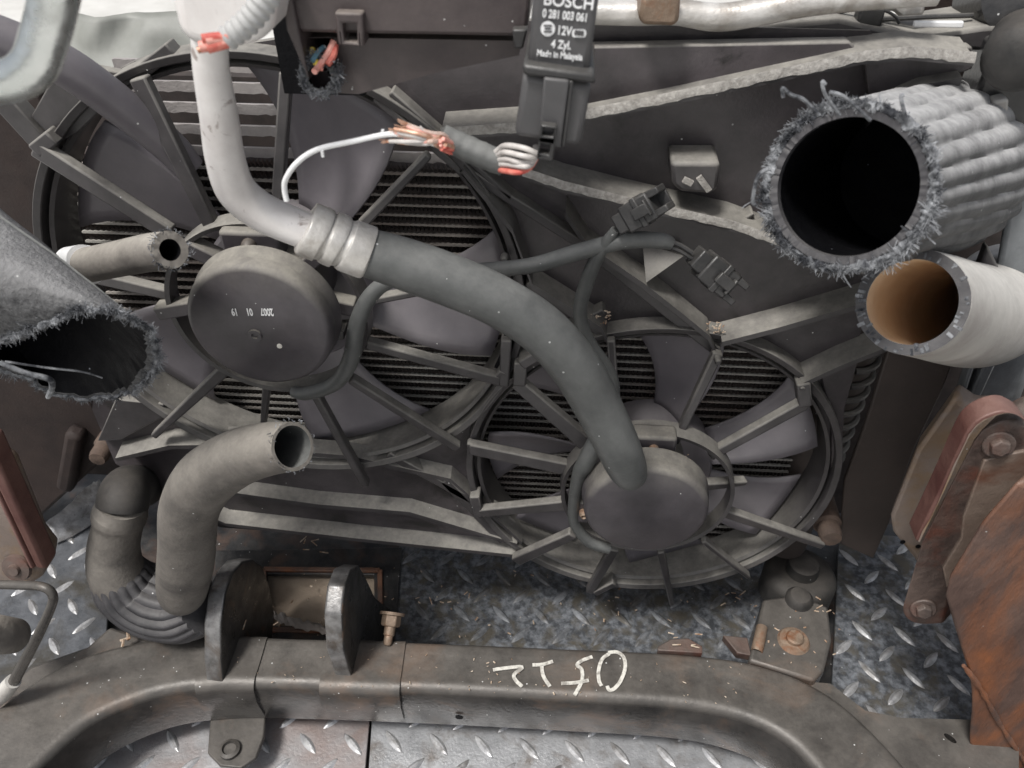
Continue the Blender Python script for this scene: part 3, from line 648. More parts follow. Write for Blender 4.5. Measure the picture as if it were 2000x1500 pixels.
c = P(1253, 412, -0.100); ax = (P(1312, 376, -0.104) - P(1205, 440, -0.098)).normalized(); s = S(c)
connector(ta, c, ax, TOCAM(c), 66 * s, 56 * s, 0.018, True)
tb = thing('wiring_lead', 'long grey sheathed lead ending in black plug pointing down right', 'wiring lead', P(900, 540, -0.09), 'fan motor leads')
pb = [Q(1312, 477, -0.098, 12), Q(1290, 470, -0.098, 16), Q(1220, 470, -0.096, 17), Q(1130, 492, -0.094, 17), Q(1040, 518, -0.092, 16), Q(950, 527, -0.088, 15), Q(850, 535, -0.086, 15), Q(765, 548, -0.090, 15), Q(722, 580, -0.094, 16), Q(697, 635, -0.098, 17), Q(686, 700, -0.094, 17), Q(655, 748, -0.088, 15), Q(600, 768, -0.082, 14), Q(575, 765, -0.076, 12)]
mb = MB(); tube(mb, pb, 14, 6); obj('sheath', mb, 'rubber', tb)
for dy in (-6, 5):
    mb = MB(); tube(mb, [Q(1306, 476 + dy, -0.099, 5), Q(1330, 486 + dy, -0.100, 5), Q(1352, 500 + dy, -0.101, 5)], 8, 4); obj('wire', mb, 'black', tb)
c = P(1398, 535, -0.100); ax = (P(1450, 582, -0.102) - P(1345, 490, -0.100)).normalized(); s = S(c)
connector(tb, c, ax, TOCAM(c), 72 * s, 58 * s, 0.018, True)

# ================================================================ AIR CONDITIONING LINE
ac = thing('coolant_line', 'pale bent metal pipe crimped to thick black rubber hose crossing both fans', 'coolant line', P(700, 480, -0.14))
mb = MB(); tube(mb, [Q(410, 60, -0.185, 36), Q(412, 130, -0.180, 35), Q(428, 230, -0.172, 37), Q(440, 310, -0.165, 38), Q(462, 372, -0.158, 39), Q(510, 413, -0.152, 38), Q(570, 440, -0.148, 37), Q(630, 463, -0.146, 36)], 28, 8); obj('pipe', mb, 'alu', ac)
fe = [(594, 445, 44), (598, 447, 53), (603, 449, 55), (614, 453, 55), (625, 457, 55), (630, 459, 54), (634, 461, 49), (640, 463, 49), (644, 465, 53), (650, 467, 54), (658, 470, 54), (663, 472, 53), (667, 474, 48), (673, 476, 48), (677, 478, 52), (684, 481, 53), (700, 487, 53), (714, 492, 53), (719, 494, 52), (722, 495, 46)]
mb = MB(); tube(mb, [Q(x, y, -0.146 + (x - 596) * 0.00004, r) for x, y, r in fe], 32, 3, smooth=True); obj('crimp_collar', mb, 'alu_dirty', ac)
def hrf(L, th, f): return 1 + 0.018 * math.sin(th * 2 + L * 11) + 0.010 * math.sin(L * 47) - 0.12 * max(0, f - 0.72) * abs(math.sin(th))
mb = MB(); tube(mb, [Q(716, 493, -0.141, 47), Q(790, 516, -0.140, 50), Q(880, 548, -0.140, 51), Q(970, 587, -0.140, 51), Q(1056, 642, -0.140, 51), Q(1120, 712, -0.139, 50), Q(1166, 790, -0.137, 48), Q(1204, 866, -0.140, 45), Q(1224, 912, -0.138, 40), Q(1233, 930, -0.136, 33)], 36, 10, rf=hrf); obj('hose', mb, 'rubber', ac)
mb = MB(); prism(mb, pp([(322, -40), (545, -40), (528, 60), (500, 92), (392, 96), (372, 88), (345, 72)], -0.200), Vector((0, 0.05, 0))); obj('pipe_block', mb, 'alu', ac, bevel=0.012, seg=4)

sp = thing('elbow_pipe', 'thick silver metal pipe bending out of the top left corner', 'elbow pipe', P(20, 165, -0.30))
mb = MB(); tube(mb, [Q(122, -90, -0.300, 46), Q(108, -10, -0.300, 45), Q(88, 70, -0.302, 44), Q(66, 128, -0.304, 43), Q(20, 158, -0.304, 41), Q(-60, 166, -0.302, 40), Q(-140, 160, -0.3, 40)], 28, 8); obj('pipe', mb, 'alu_cool', sp)

dh = thing('coolant_hose', 'dark smooth hose slanting behind the upper left strut', 'hose', P(180, 150, -0.065))
mb = MB(); tube(mb, [Q(-120, 30, -0.10, 40), Q(0, 72, -0.09, 40), Q(120, 125, -0.078, 40), Q(220, 195, -0.064, 38), Q(330, 285, -0.044, 34), Q(370, 330, -0.04, 30)], 24, 6); obj('hose', mb, 'blade', dh)

pt = thing('overhead_pipe', 'dirty silver pipe with brown clamp along the top right', 'pipe', P(1400, 25, -0.02))
mb = MB(); tube(mb, [Q(1120, 24, -0.04, 22), Q(1240, 26, -0.04, 23), Q(1320, 24, -0.04, 24), Q(1400, 34, -0.04, 26), Q(1480, 24, -0.04, 26), Q(1560, 8, -0.04, 26), Q(1680, -4, -0.04, 24), Q(1830, -14, -0.04, 24)], 22, 8); obj('pipe', mb, 'alu_dirty', pt)
mb = MB(); prism(mb, pp([(1256, -10), (1330, -10), (1326, 46), (1312, 52), (1256, 50), (1246, 36)], -0.066), Vector((0, 0.05, 0))); obj('clamp', mb, 'bolt', pt, bevel=0.004)

# ================================================================ FUSE BOX
fb = thing('fuse_box', 'brownish black plastic fuse box with square clip at the top centre', 'fuse box', P(800, 150, -0.16))
mb = MB(); prism(mb, pp([(555, -30), (1040, -30), (1028, 74), (1000, 72), (655, 66), (584, 64), (560, 20)], -0.170), Vector((0, 0.09, 0))); obj('lid', mb, 'box', fb, bevel=0.002)
mb = MB(); prism(mb, pp([(578, 72), (1018, 80), (1014, 108), (860, 140), (700, 184), (660, 182), (606, 166), (596, 120)], -0.160), Vector((0, 0.08, 0)), [pp([(590, 74), (652, 74), (658, 122), (600, 128)], -0.160)]); obj('body', mb, 'box', fb)
mb = MB(); prism(mb, pp([(652, 24), (708, 26), (712, 92), (660, 88)], -0.176), Vector((0, 0.012, 0)), [pp([(668, 46), (696, 47), (698, 84), (672, 82)], -0.176)]); obj('clip', mb, 'box', fb, bevel=0.0012)
mb = MB(); prism(mb, pp([(548, -20), (566, -20), (604, 160), (590, 130), (560, 60)], -0.174), Vector((0, 0.05, 0))); obj('side_rail', mb, 'box', fb, bevel=0.002)
mb = MB(); box(mb, P(625, 98, -0.095), X_ * 0.025, Y_ * 0.004, Z_ * 0.025); obj('back_wall', mb, 'inside', fb)
mb = MB(); prism(mb, pp([(1000, 58), (1030, 58), (1022, 96), (1004, 96)], -0.176), Vector((0, 0.02, 0))); obj('hinge_tab', mb, 'black', fb, bevel=0.001)
cw = thing('cut_cable', 'bundle of cut coloured wires in frayed sleeve hanging from the fuse box window', 'cut cable', P(625, 150, -0.165))
for pts, m_, r in (([(652, 80), (640, 105), (622, 130), (614, 140)], 'wire_pink', 6), ([(655, 88), (652, 108), (640, 126)], 'wire_red', 6), ([(610, 96), (612, 110), (622, 132)], 'wire_yellow', 6), ([(632, 92), (620, 104), (610, 120)], 'wire_blue', 5), ([(640, 100), (632, 118), (626, 136)], 'wire_pink', 5)):
    mb = MB(); tube(mb, [Q(x, y, -0.164 - 0.004 * i, r * 1.05) for i, (x, y) in enumerate(pts)], 8, 5); obj('wire', mb, m_, cw)
mo, mi = MB(), MB()
rim, irm, ax = hose_end(mo, mi, [Q(624, 150, -0.172, 32), Q(626, 158, -0.164, 30), Q(630, 164, -0.152, 26)], 24, 4, 0.3, jit=0.12)
obj('sleeve', mo, 'rubber', cw); obj('lining', mi, 'inside', cw)
cc_ = sum(rim, Vector()) / len(rim)
o = obj('frayed_fibre', fibres(rim, [(p - cc_).normalized() for p in rim], ax, 600, 0.001, 0.0045, 0.0004), 'fibre', cw); o['kind'] = 'stuff'

cg = thing('conduit', 'light grey corrugated conduit with red cut wires over the pale pipe block', 'conduit', P(440, 80, -0.23))
def crf(L, th, f): return 1 + 0.09 * math.sin(L * 2 * math.pi / 0.0036)
mb = MB(); tube(mb, [Q(560, -70, -0.225, 25), Q(520, -5, -0.228, 25), Q(485, 42, -0.23, 24), Q(440, 78, -0.232, 22)], 20, 44, rf=crf); obj('sleeve', mb, 'conduit_grey', cg)
for dx, dy, m_, r in ((-34, 8, 'wire_pink', 12), (-30, -8, 'wire_red', 10), (-20, 10, 'wire_red', 12), (-22, -4, 'wire_pink', 10), (-38, 14, 'copper', 7)):
    mb = MB(); tube(mb, [Q(446, 76 + dy * 0.5, -0.234, r), Q(428 + dx * 0.3, 80 + dy * 0.8, -0.236, r), Q(424 + dx, 84 + dy, -0.238, r * 0.9)], 10, 4); obj('wire', mb, m_, cg)

# ================================================================ RELAY MODULE AND ITS HARNESS
rm = thing('relay_module', 'charcoal control module with white lettering plugged into a black connector', 'relay module', P(1090, 140, -0.21))
prism_px = [(1044, -60), (1176, -50), (1150, 148), (1030, 132)]
mb = MB(); prism(mb, pp(prism_px, -0.215), Vector((0, 0.035, 0))); obj('case', mb, 'relay', rm, bevel=0.003)
mb = MB(); prism(mb, pp([(1020, 126), (1160, 146), (1164, 166), (1150, 164), (1022, 148)], -0.222), Vector((0, 0.05, 0))); obj('collar', mb, 'black', rm, bevel=0.0015)
mb = MB(); prism(mb, pp([(1021, 146), (1156, 166), (1134, 288), (1004, 268)], -0.219), Vector((0, 0.044, 0))); obj('plug', mb, 'relay', rm, bevel=0.003)
mb = MB(); prism(mb, pp([(1062, 152), (1112, 158), (1095, 290), (1052, 284)], -0.2235), Vector((0, 0.006, 0))); obj('plug_rib', mb, 'relay', rm, bevel=0.001)
mb = MB(); prism(mb, pp([(1056, 244), (1088, 248), (1080, 318), (1048, 312)], -0.228), Vector((0, 0.007, 0)), [pp([(1061, 250), (1083, 253), (1080, 268), (1058, 266)], -0.228), pp([(1056, 280), (1076, 283), (1072, 304), (1053, 300)], -0.228)]); obj('latch', mb, 'black', rm, bevel=0.0008)
mb = MB(); prism(mb, pp([(1112, 158), (1120, 159), (1104, 288), (1096, 286)], -0.2225), Vector((0, 0.005, 0))); obj('plug_groove', mb, 'black', rm, bevel=0.0006)
xd = P(1150, 0, -0.215) - P(1048, -11, -0.215); yd = P(1105, 0, -0.215) - P(1090, 100, -0.215)
sp_ = S(P(1100, 60, -0.215))
for s, x, y, h, wx in (('BOSCH', 1111, 4, 29, 0.98), ('0 281 003 061', 1104, 31, 20, 0.72), ('12V', 1102, 61, 22, 0.78), ('4 Zyl.', 1096, 88, 21, 0.78), ('Made in Malaysia', 1093, 108, 16, 0.80)):
    text(s, P(x, y, -0.2156), xd, yd, h * sp_ * 1.05, 'print', rm, bold=0.0001, wx=wx)
c = P(1070, 56, -0.2154); mb = MB(); turned(mb, c, -Y_, [(14 * sp_, 0), (14 * sp_, 0.0003)], 28); obj('round_mark', mb, 'print', rm)
for dy in (-6, 0, 6):
    mb = MB(); box(mb, P(1070, 56 + dy, -0.2160), X_ * (8 if dy else 6) * sp_, Y_ * 0.0002, Z_ * 1.4 * sp_); obj('mark_bar', mb, 'relay', rm)
mb = MB(); c = P(1131, 65, -0.2154); o_ = []
for k in range(24):
    a = 2 * math.pi * k / 24; o_.append(c + X_ * (math.cos(a) * 5 + (9 if math.cos(a) > 0 else -9)) * sp_ + Z_ * math.sin(a) * 7.5 * sp_)
prism(mb, o_, Vector((0, -0.0003, 0))); obj('pill_mark', mb, 'print', rm)
text('888', P(1131, 65, -0.2162), xd, yd, 12 * sp_, 'relay', rm, bold=0.0002)
hr = thing('cut_harness', 'black wiring harness from the module to a cut copper end with one white wire', 'wiring harness', P(900, 285, -0.20))
mb = MB(); tube(mb, [Q(862, 262, -0.196, 20), Q(900, 284, -0.196, 25), Q(940, 302, -0.198, 25), Q(985, 320, -0.2, 24)], 18, 6, rf=lambda L, th, f: 1 + 0.03 * math.sin(L * 900)); obj('sleeve', mb, 'rubber', hr)
for i, (y, m_) in enumerate(((290, 'wire_grey'), (302, 'wire_grey'), (314, 'wire_grey'), (324, 'wire_grey'), (336, 'wire_red'))):
    mb = MB(); tube(mb, [Q(1046, 286 + i * 6, -0.21, 6), Q(1050 - i * 4, 300 + i * 7, -0.216, 5.5), Q(1018 + random.uniform(-8, 8), y + random.uniform(-1, 5), -0.218 - 0.002 * (i % 2), 5.5), Q(988 + random.uniform(-6, 6), y - 4 + (i - 2), -0.212, 5.5), Q(974, y - 2 - (i - 2) * 2, -0.203, 5.5), Q(955, 312, -0.198, 6)], 10, 6); obj('wire', mb, m_, hr)
mb = MB(); tube(mb, [Q(862, 284, -0.2, 6), Q(800, 268, -0.204, 5.5), Q(760, 262, -0.206, 5.5), Q(690, 276, -0.206, 5.5), Q(620, 292, -0.204, 5.5), Q(580, 318, -0.202, 5.5), Q(558, 350, -0.200, 5.5), Q(556, 372, -0.199, 5.5), Q(560, 392, -0.199, 5.5)], 12, 8); obj('wire', mb, 'white', hr, label='long loose white wire')
for x, y in ((630, 300), (748, 260)):
    mb = MB(); box(mb, P(x, y, -0.206), X_ * 0.0007, Y_ * 0.0007, Z_ * 0.0017); obj('wire_nick', mb, 'white', hr)
for k in range(16):
    x1, y1 = random.uniform(758, 835), random.uniform(238, 284); f = (880 - x1) / 120; y1 = 268 + (y1 - 262) * (0.4 + f * 0.6) - f * 8
    m_ = ('wire_grey', 'wire_pink', 'wire_grey', 'copper', 'wire_dull')[k % 5]
    xm, ym = (x1 + 872) / 2 + random.uniform(-6, 6), (y1 + 278) / 2 + random.uniform(-6, 6)
    mb = MB(); tube(mb, [Q(884, 280, -0.198, 4), Q(866, 272 + random.uniform(-9, 12), -0.202, 5), Q(xm, ym, -0.205 - random.uniform(0, 0.006), 4.6), Q(x1, y1, -0.206, 4.2)], 8, 5, jit=0.2); wo = obj('wire', mb, m_, hr)
    if k % 2 == 0:
        e = P(x1, y1, -0.206); rm_ = [e + Vector((math.cos(a) * 0.0012, 0, math.sin(a) * 0.0012)) for a in (0, 1.57, 3.14, 4.71)]; dv = (e - P(xm, ym, -0.206)).normalized()
        mb = MB()
        for q in range(7):
            o0 = e + Vector((random.uniform(-1, 1), random.uniform(-1, 1), random.uniform(-1, 1))) * 0.0009; o1 = o0 + dv * random.uniform(0.002, 0.005) + Vector((random.uniform(-1, 1), random.uniform(-1, 1), random.uniform(-1, 1))) * 0.0014
            tube(mb, [(o0 - dv * 0.002, 0.00025), ((o0 + o1) / 2, 0.00025), (o1, 0.0002)], 5, 2)
        obj('copper_strand', mb, 'copper', wo)
for k in range(9):
    mb = MB(); a = random.uniform(0, 6.28); r = random.uniform(2, 15)
    x, y = 862 + r * math.cos(a), 282 + r * math.sin(a); tube(mb, [Q(x + 14, y + 6, -0.200, 5), Q(x, y, -0.205, 5), Q(x - 6, y - 3 + random.uniform(-4, 4), -0.208, 4)], 8, 4, jit=0.2); obj('wire', mb, ('wire_pink', 'copper', 'wire_red')[k % 3], hr)
# ================================================================ CUT HOSES
def cut_hose(name, label, cat, pts, m_out, m_in, wall, rf=None, jit=0.04, n=48, sub=10, depth=1.0, group=None):
    t = thing(name, label, cat, pts[0][0], group); mo, mi = MB(), MB()
    rim, irm, ax = hose_end(mo, mi, pts, n, sub, wall, rf, jit, depth)
    obj('outer_wall', mo, m_out, t, ang=50); obj('lining', mi, m_in, t)
    return t, rim, irm, ax
def fray(t, rim, ax, count, l0, l1, r, spread=0.7):
    c = sum(rim, Vector()) / len(rim)
    o = obj('frayed_fibre', fibres(rim, [(p - c).normalized() for p in rim], ax, count, l0, l1, r, spread), 'fibre', t); o['kind'] = 'stuff'
def braid(t, rim, r0):
    """lumpy torn yarn lying round the rim"""
    n = len(rim); vs = []; c = sum(rim, Vector()) / n; m = 10; N = n * 3
    for i in range(N):
        k = i // 3; p = rim[k].lerp(rim[(k + 1) % n], (i % 3) / 3); tg = (rim[(k + 1) % n] - rim[k - 1]).normalized(); u = (p - c); u = (u - tg * u.dot(tg)).normalized(); v = tg.cross(u)
        for j in range(m):
            a = 2 * math.pi * j / m; e = u * math.cos(a) + v * math.sin(a); q = p + e * r0
            rr = r0 * (0.35 + 0.75 * abs(noise.noise(q * 160)) + 0.55 * noise.noise(q * 420) + 0.45 * max(0, noise.noise(p * 55)))
            vs.append(p + e * max(0.0004, rr))
    mb = MB(); mb.add(vs, [(i * m + j, i * m + (j + 1) % m, ((i + 1) % N) * m + (j + 1) % m, ((i + 1) % N) * m + j) for i in range(N) for j in range(m)])
    obj('torn_braid', mb, 'fibre', t, ang=80)
# large braided hose, upper right
def wrf(L, th, f):
    return 1 + min(1, 0.25 + L / 0.03) * (0.052 * abs(math.sin(th * 12 + L * 6 + 0.5 * math.sin(th * 3))) ** 0.75 + 0.0025 * math.sin(L * 2 * math.pi / 0.0024)) - 0.035
t, rim, irm, ax = cut_hose('air_hose', 'large grey fabric wrapped hose with frayed black mouth at the upper right', 'hose',
    [Q(1652, 368, -0.175, 160), Q(1704, 357, -0.132, 162), Q(1762, 345, -0.085, 164), Q(1808, 335, -0.04, 166), Q(1835, 325, 0.0, 166)], 'wrap', 'inside', 0.17, wrf, 0.01, n=192, sub=16, depth=0.6)
c_ = sum(rim, Vector()) / len(rim); mo = MB(); n = len(rim)
mid = [b.lerp(a, 0.62) for a, b in zip(rim, irm)]
mo.add([p - ax * 0.0016 for p in mid] + [p - ax * 0.0012 for p in irm] + [p + ax * 0.004 for p in irm] + [p + ax * 0.004 for p in mid], [f for k in range(n) for f in ((k, (k + 1) % n, n + (k + 1) % n, n + k), (n + k, n + (k + 1) % n, 2 * n + (k + 1) % n, 2 * n + k), (3 * n + k, 3 * n + (k + 1) % n, (k + 1) % n, k))]); obj('cut_face', mo, 'ribbed', t, ang=30)
rim = [c_ + (p - c_) * (1.0 + 0.025 * noise.noise(p * 40)) for p in rim]
braid(t, rim, 0.0040); fray(t, rim, ax, 5200, 0.0015, 0.0055, 0.00024); fray(t, rim, ax, 70, 0.005, 0.010, 0.0006, 0.9); pass
for pts in ([(1600, 225), (1570, 195), (1545, 185), (1528, 172), (1530, 190)], [(1640, 225), (1612, 185), (1606, 160), (1612, 165)], [(1700, 235), (1650, 190), (1620, 180)], [(1775, 250), (1765, 215), (1760, 190), (1766, 185)], [(1790, 270), (1780, 250), (1778, 230)], [(1590, 500), (1585, 520), (1600, 525)], [(1500, 330), (1480, 345), (1470, 390), (1475, 400)]):
    mb = MB(); tube(mb, [Q(x, y, -0.178, 4) for x, y in pts], 6, 5); obj('loose_thread', mb, 'fibre', t)
mb = MB(); c, r = Q(1868, 262, -0.035, 176); tube(mb, [Q(1840, 312, 0.004, 150), Q(1852, 300, 0.018, 165), Q(1866, 290, 0.05, 170)], 60, 5); obj('duct_end', mb, 'peg', t)
# pale hose with tan lining
t, rim, irm, ax = cut_hose('radiator_hose', 'pale dusty hose with tan brown lining under the large frayed hose', 'hose',
    [Q(1780, 590, -0.165, 104), Q(1824, 600, -0.128, 104), Q(1868, 612, -0.090, 103), Q(1905, 616, -0.055, 103), Q(1935, 605, -0.02, 102), Q(1965, 575, 0.03, 100)], 'rubber_pale', 'tan', 0.20, None, 0.012, n=64, sub=10)
mb = MB()
for k in range(len(rim)):
    for j in range(random.choice((0, 0, 1, 1, 2))):
        p = rim[k].lerp(irm[k], random.uniform(0.05, 0.8)) - ax * 0.0005; d = (rim[k] - irm[k]).normalized()
        box(mb, p, d * random.uniform(0.0006, 0.0024), ax * 0.0008, d.cross(ax) * random.uniform(0.0004, 0.0012))
o = obj('rim_crumb', mb, 'fibre', t); o['kind'] = 'stuff'
mo = MB(); n = len(rim)
mo.add([p - ax * 0.0009 for p in rim] + [p - ax * 0.0009 for p in irm], [(k, (k + 1) % n, n + (k + 1) % n, n + k) for k in range(n)]); obj('cut_face', mo, 'ribbed', t)
# torn hose at the left, coming towards the camera with a slanting cut
t = thing('air_hose', 'big torn grey fabric hose with gaping black mouth at the left edge', 'hose', P(150, 685, -0.2))
mouth = [(304, 672), (290, 642), (255, 622), (212, 606), (165, 604), (120, 618), (70, 640), (30, 655), (-20, 672), (-70, 700), (-55, 730), (0, 722), (60, 738), (104, 768), (170, 776), (230, 772), (268, 764), (290, 735), (304, 705)]
mouth = seglerp(mouth + [mouth[0]], 6)[:-1]; nm = len(mouth)
mc = (140, 690)
ends = []
cen = P(-170, 470, -0.17); rr = 150 * S(cen)
axis = (P(150, 690, -0.2) - cen).normalized(); u = (UPV * 0.85 + RGT * 0.53); u = (u - axis * u.dot(axis)).normalized(); v = (-FWD - axis * (-FWD).dot(axis)); v = (v - u * v.dot(u)).normalized()
O, I = [], []; K = 14
for ki in range(K + 1):
    s = ki / K
    for (x, y) in mouth:
        th = math.atan2(-(y - mc[1]) / 88.0, (x - mc[0]) / 165.0)
        Ym = -0.205 - 0.030 * math.sin(th)
        a = P(x, y, Ym); b = cen + (u * math.cos(th) + v * math.sin(th)) * rr
        p = a.lerp(b, s); 
        bulge = math.sin(s * math.pi) * 0.006; ctr = P(mc[0], mc[1], -0.205).lerp(cen, s); d = (p - ctr).normalized()
        p = p + d * (bulge + 0.0012 * noise.noise(p * 60))
        if ki == 0: p = p + Vector((random.uniform(-1, 1), random.uniform(-1, 1), random.uniform(-1, 1))) * 0.0015
        O.append(p); I.append(p - d * 0.006)
side = [(i * nm + k, i * nm + (k + 1) % nm, (i + 1) * nm + (k + 1) % nm, (i + 1) * nm + k) for i in range(K) for k in range(nm)]
mb = MB(); mb.add(O + I[:nm], side + [(k, (k + 1) % nm, (K + 1) * nm + (k + 1) % nm, (K + 1) * nm + k) for k in range(nm)]); obj('outer_wall', mb, 'torn', t, ang=60)
mb = MB(); mb.add(I, side + [tuple(K * nm + k for k in range(nm))]); obj('lining', mb, 'inside', t)
rim = O[:nm]; c = sum(rim, Vector()) / nm; braid(t, rim, 0.0024)
o = obj('frayed_fibre', fibres(rim, [(p - c).normalized() for p in rim], -axis, 5200, 0.001, 0.0045, 0.00020, 0.6), 'fibre', t); o['kind'] = 'stuff'
mb = MB(); tube(mb, [Q(0, 708, -0.235, 5), Q(50, 728, -0.232, 5), Q(95, 740, -0.228, 6), Q(102, 755, -0.222, 6), Q(94, 775, -0.215, 5)], 8, 5); obj('loose_thread', mb, 'fibre', t)
mb = MB(); tube(mb, [Q(10, 706, -0.22, 2.2), Q(90, 718, -0.215, 2.2), Q(160, 726, -0.21, 2.2), Q(200, 738, -0.205, 1.5)], 6, 5); obj('loose_thread', mb, 'fibre', t)
# seam line along the hose
ps = [O[ki * nm + 4] for ki in range(K + 1)]; mb = MB(); tube(mb, [(p, 0.0011) for p in ps], 6, 1, smooth=False); obj('seam', mb, 'rubber', t)
# narrow cut hose with pale collar
t, rim, irm, ax = cut_hose('heater_hose', 'narrow grey hose with small black mouth and white collar beside the larger motor', 'hose',
    [Q(332, 488, -0.165, 37), Q(290, 494, -0.150, 37), Q(230, 506, -0.128, 35), Q(160, 520, -0.105, 34)], 'rubber_grey', 'inside', 0.42, None, 0.06, n=32, sub=8)
fray(t, rim, ax, 160, 0.0006, 0.0025, 0.0003)
c, r = Q(168, 518, -0.106, 37); mb = MB(); turned(mb, c, -ax, [(r * 0.9, -0.004), (r, -0.003), (r * 1.03, 0.004), (r * 0.9, 0.005)], 32); obj('collar', mb, 'white', t)
c, r = Q(150, 510, -0.104, 30); mb = MB(); turned(mb, c, -ax, [(r, -0.012), (r, 0.012)], 32); obj('spout', mb, 'white', t)
# S-shaped lower hose
t, rim, irm, ax = cut_hose('radiator_hose', 'grey brown bent hose standing upright with open end facing right', 'hose',
    [Q(572, 872, -0.200, 48), Q(520, 878, -0.188, 53), Q(460, 897, -0.178, 57), Q(402, 935, -0.170, 60), Q(372, 990, -0.165, 57), Q(366, 1050, -0.160, 54), Q(362, 1105, -0.155, 53), Q(357, 1148, -0.150, 48), Q(355, 1162, -0.148, 42)], 'hose_brown', 'rubber', 0.14, lambda L, th, f: 1 + 0.012 * math.sin(L * 55 + th), 0.015, n=40, sub=8, depth=0.25)
fray(t, rim, ax, 70, 0.0005, 0.0018, 0.00035)
# ribbed elbow
t = thing('elbow_hose', 'black ribbed elbow hose with smooth grey neck at the lower left floor', 'hose', P(240, 1150, -0.14))
mb = MB(); tube(mb, [Q(239, 984, -0.11, 45), Q(236, 1000, -0.112, 50), Q(232, 1012, -0.114, 50), Q(230, 1026, -0.116, 46), Q(222, 1070, -0.122, 48), Q(226, 1112, -0.128, 52), Q(242, 1145, -0.132, 52)], 32, 8); obj('neck', mb, 'hose_brown', t)
def rrf(L, th, f): return 1 + min(1, L / 0.03) * (0.10 * abs(math.sin(th * 9.0)) - 0.05)
mb = MB(); tube(mb, [Q(224, 1098, -0.127, 42), Q(233, 1122, -0.129, 53), Q(256, 1152, -0.131, 62), Q(305, 1178, -0.134, 66), Q(358, 1190, -0.138, 62), Q(396, 1182, -0.141, 52)], 216, 12, rf=rrf); obj('ribbed_elbow', mb, 'ribbed', t, ang=70)
mb = MB(); tube(mb, [Q(239, 990, -0.1105, 48), Q(242, 970, -0.103, 48), Q(250, 955, -0.080, 46), Q(262, 950, -0.05, 42), Q(280, 950, -0.02, 40)], 32, 6); obj('spigot', mb, 'rubber_dark', t)

# ================================================================ CROSSMEMBER
cm = thing('crossmember', 'worn black steel crossmember with white painted mark and two ears along the bottom', 'crossmember', F(900, 1330, 0.03))
ZT = 0.100
def beam(px, widths, height, name, m_, lab=None, rad=0.010):
    pts = [(F(x, y, ZT), wd) for (x, y), wd in zip(px, widths)]
    q = cr(pts, 10); ps = [a for a, _ in q]; mb = MB(); vs = []; k = 0
    for i, (p, wd) in enumerate(q):
        tt = (ps[min(i + 1, len(ps) - 1)] - ps[max(0, i - 1)]); tt.z = 0; tt.normalize(); s = Vector((tt.y, -tt.x, 0))
        prof = [(-wd / 2, -height), (-wd / 2, -rad * .6)] + [(-wd / 2 + rad * .6 * (1 - math.cos(a)), -rad * .6 + rad * .6 * math.sin(a)) for a in (0.52, 1.05, 1.57)] + [(-wd / 4, -0.0006), (0, -0.001), (wd / 4, -0.0006)] + \
            [(wd / 2 - rad * (1 - math.sin(a)), -rad * (1 - math.cos(a))) for a in (0, 0.31, 0.63, 0.94, 1.26, 1.57)] + [(wd / 2 + 0.002, -height * 0.45), (wd / 2 - 0.002, -height)]
        k = len(prof)
        for a, b in prof: vs.append(p + s * a + Z_ * b)
    n = len(q)
    mb.add(vs, [(i * k + j, i * k + (j + 1) % k, (i + 1) * k + (j + 1) % k, (i + 1) * k + j) for i in range(n - 1) for j in range(k)] + [tuple(range(k)), tuple((n - 1) * k + j for j in range(k))[::-1]])
    return obj(name, mb, m_, cm, ang=50, label=lab)
beam([(-160, 1640), (-60, 1530), (40, 1430), (150, 1350), (290, 1302), (420, 1288), (560, 1290), (800, 1298), (1100, 1312), (1340, 1326), (1480, 1352), (1580, 1400), (1660, 1475), (1740, 1580), (1800, 1700)],
     [0.085, 0.085, 0.082, 0.076, 0.064, 0.056, 0.053, 0.053, 0.054, 0.056, 0.062, 0.068, 0.072, 0.075, 0.075], 0.068, 'main_beam', 'frame')
# flat side plate at the right with an oval hole
mb = MB(); hc = F(1856, 1442, ZT - 0.006); hole = [hc + Vector((math.cos(a) * 0.0042 + math.sin(a) * 0.002, -math.cos(a) * 0.004 + math.sin(a) * 0.002, 0)) for a in [2 * math.pi * k / 16 for k in range(16)]]
prism(mb, [F(x, y, ZT - 0.006) for x, y in [(1560, 1330), (1622, 1335), (1690, 1388), (1760, 1402), (1990, 1408), (1990, 1600), (1720, 1600), (1640, 1450)]], Vector((0, 0, -0.05)), [hole]); obj('side_plate', mb, 'frame', cm, bevel=0.0)
mb = MB(); prism(mb, [F(x, y, ZT - 0.012) for x, y in [(60, 1300), (170, 1262), (215, 1222), (290, 1248), (400, 1238), (420, 1260), (300, 1300), (150, 1350), (60, 1430), (-60, 1470), (-60, 1400)]], Vector((0, 0, -0.05))); obj('side_plate', mb, 'frame', cm, bevel=0.004)
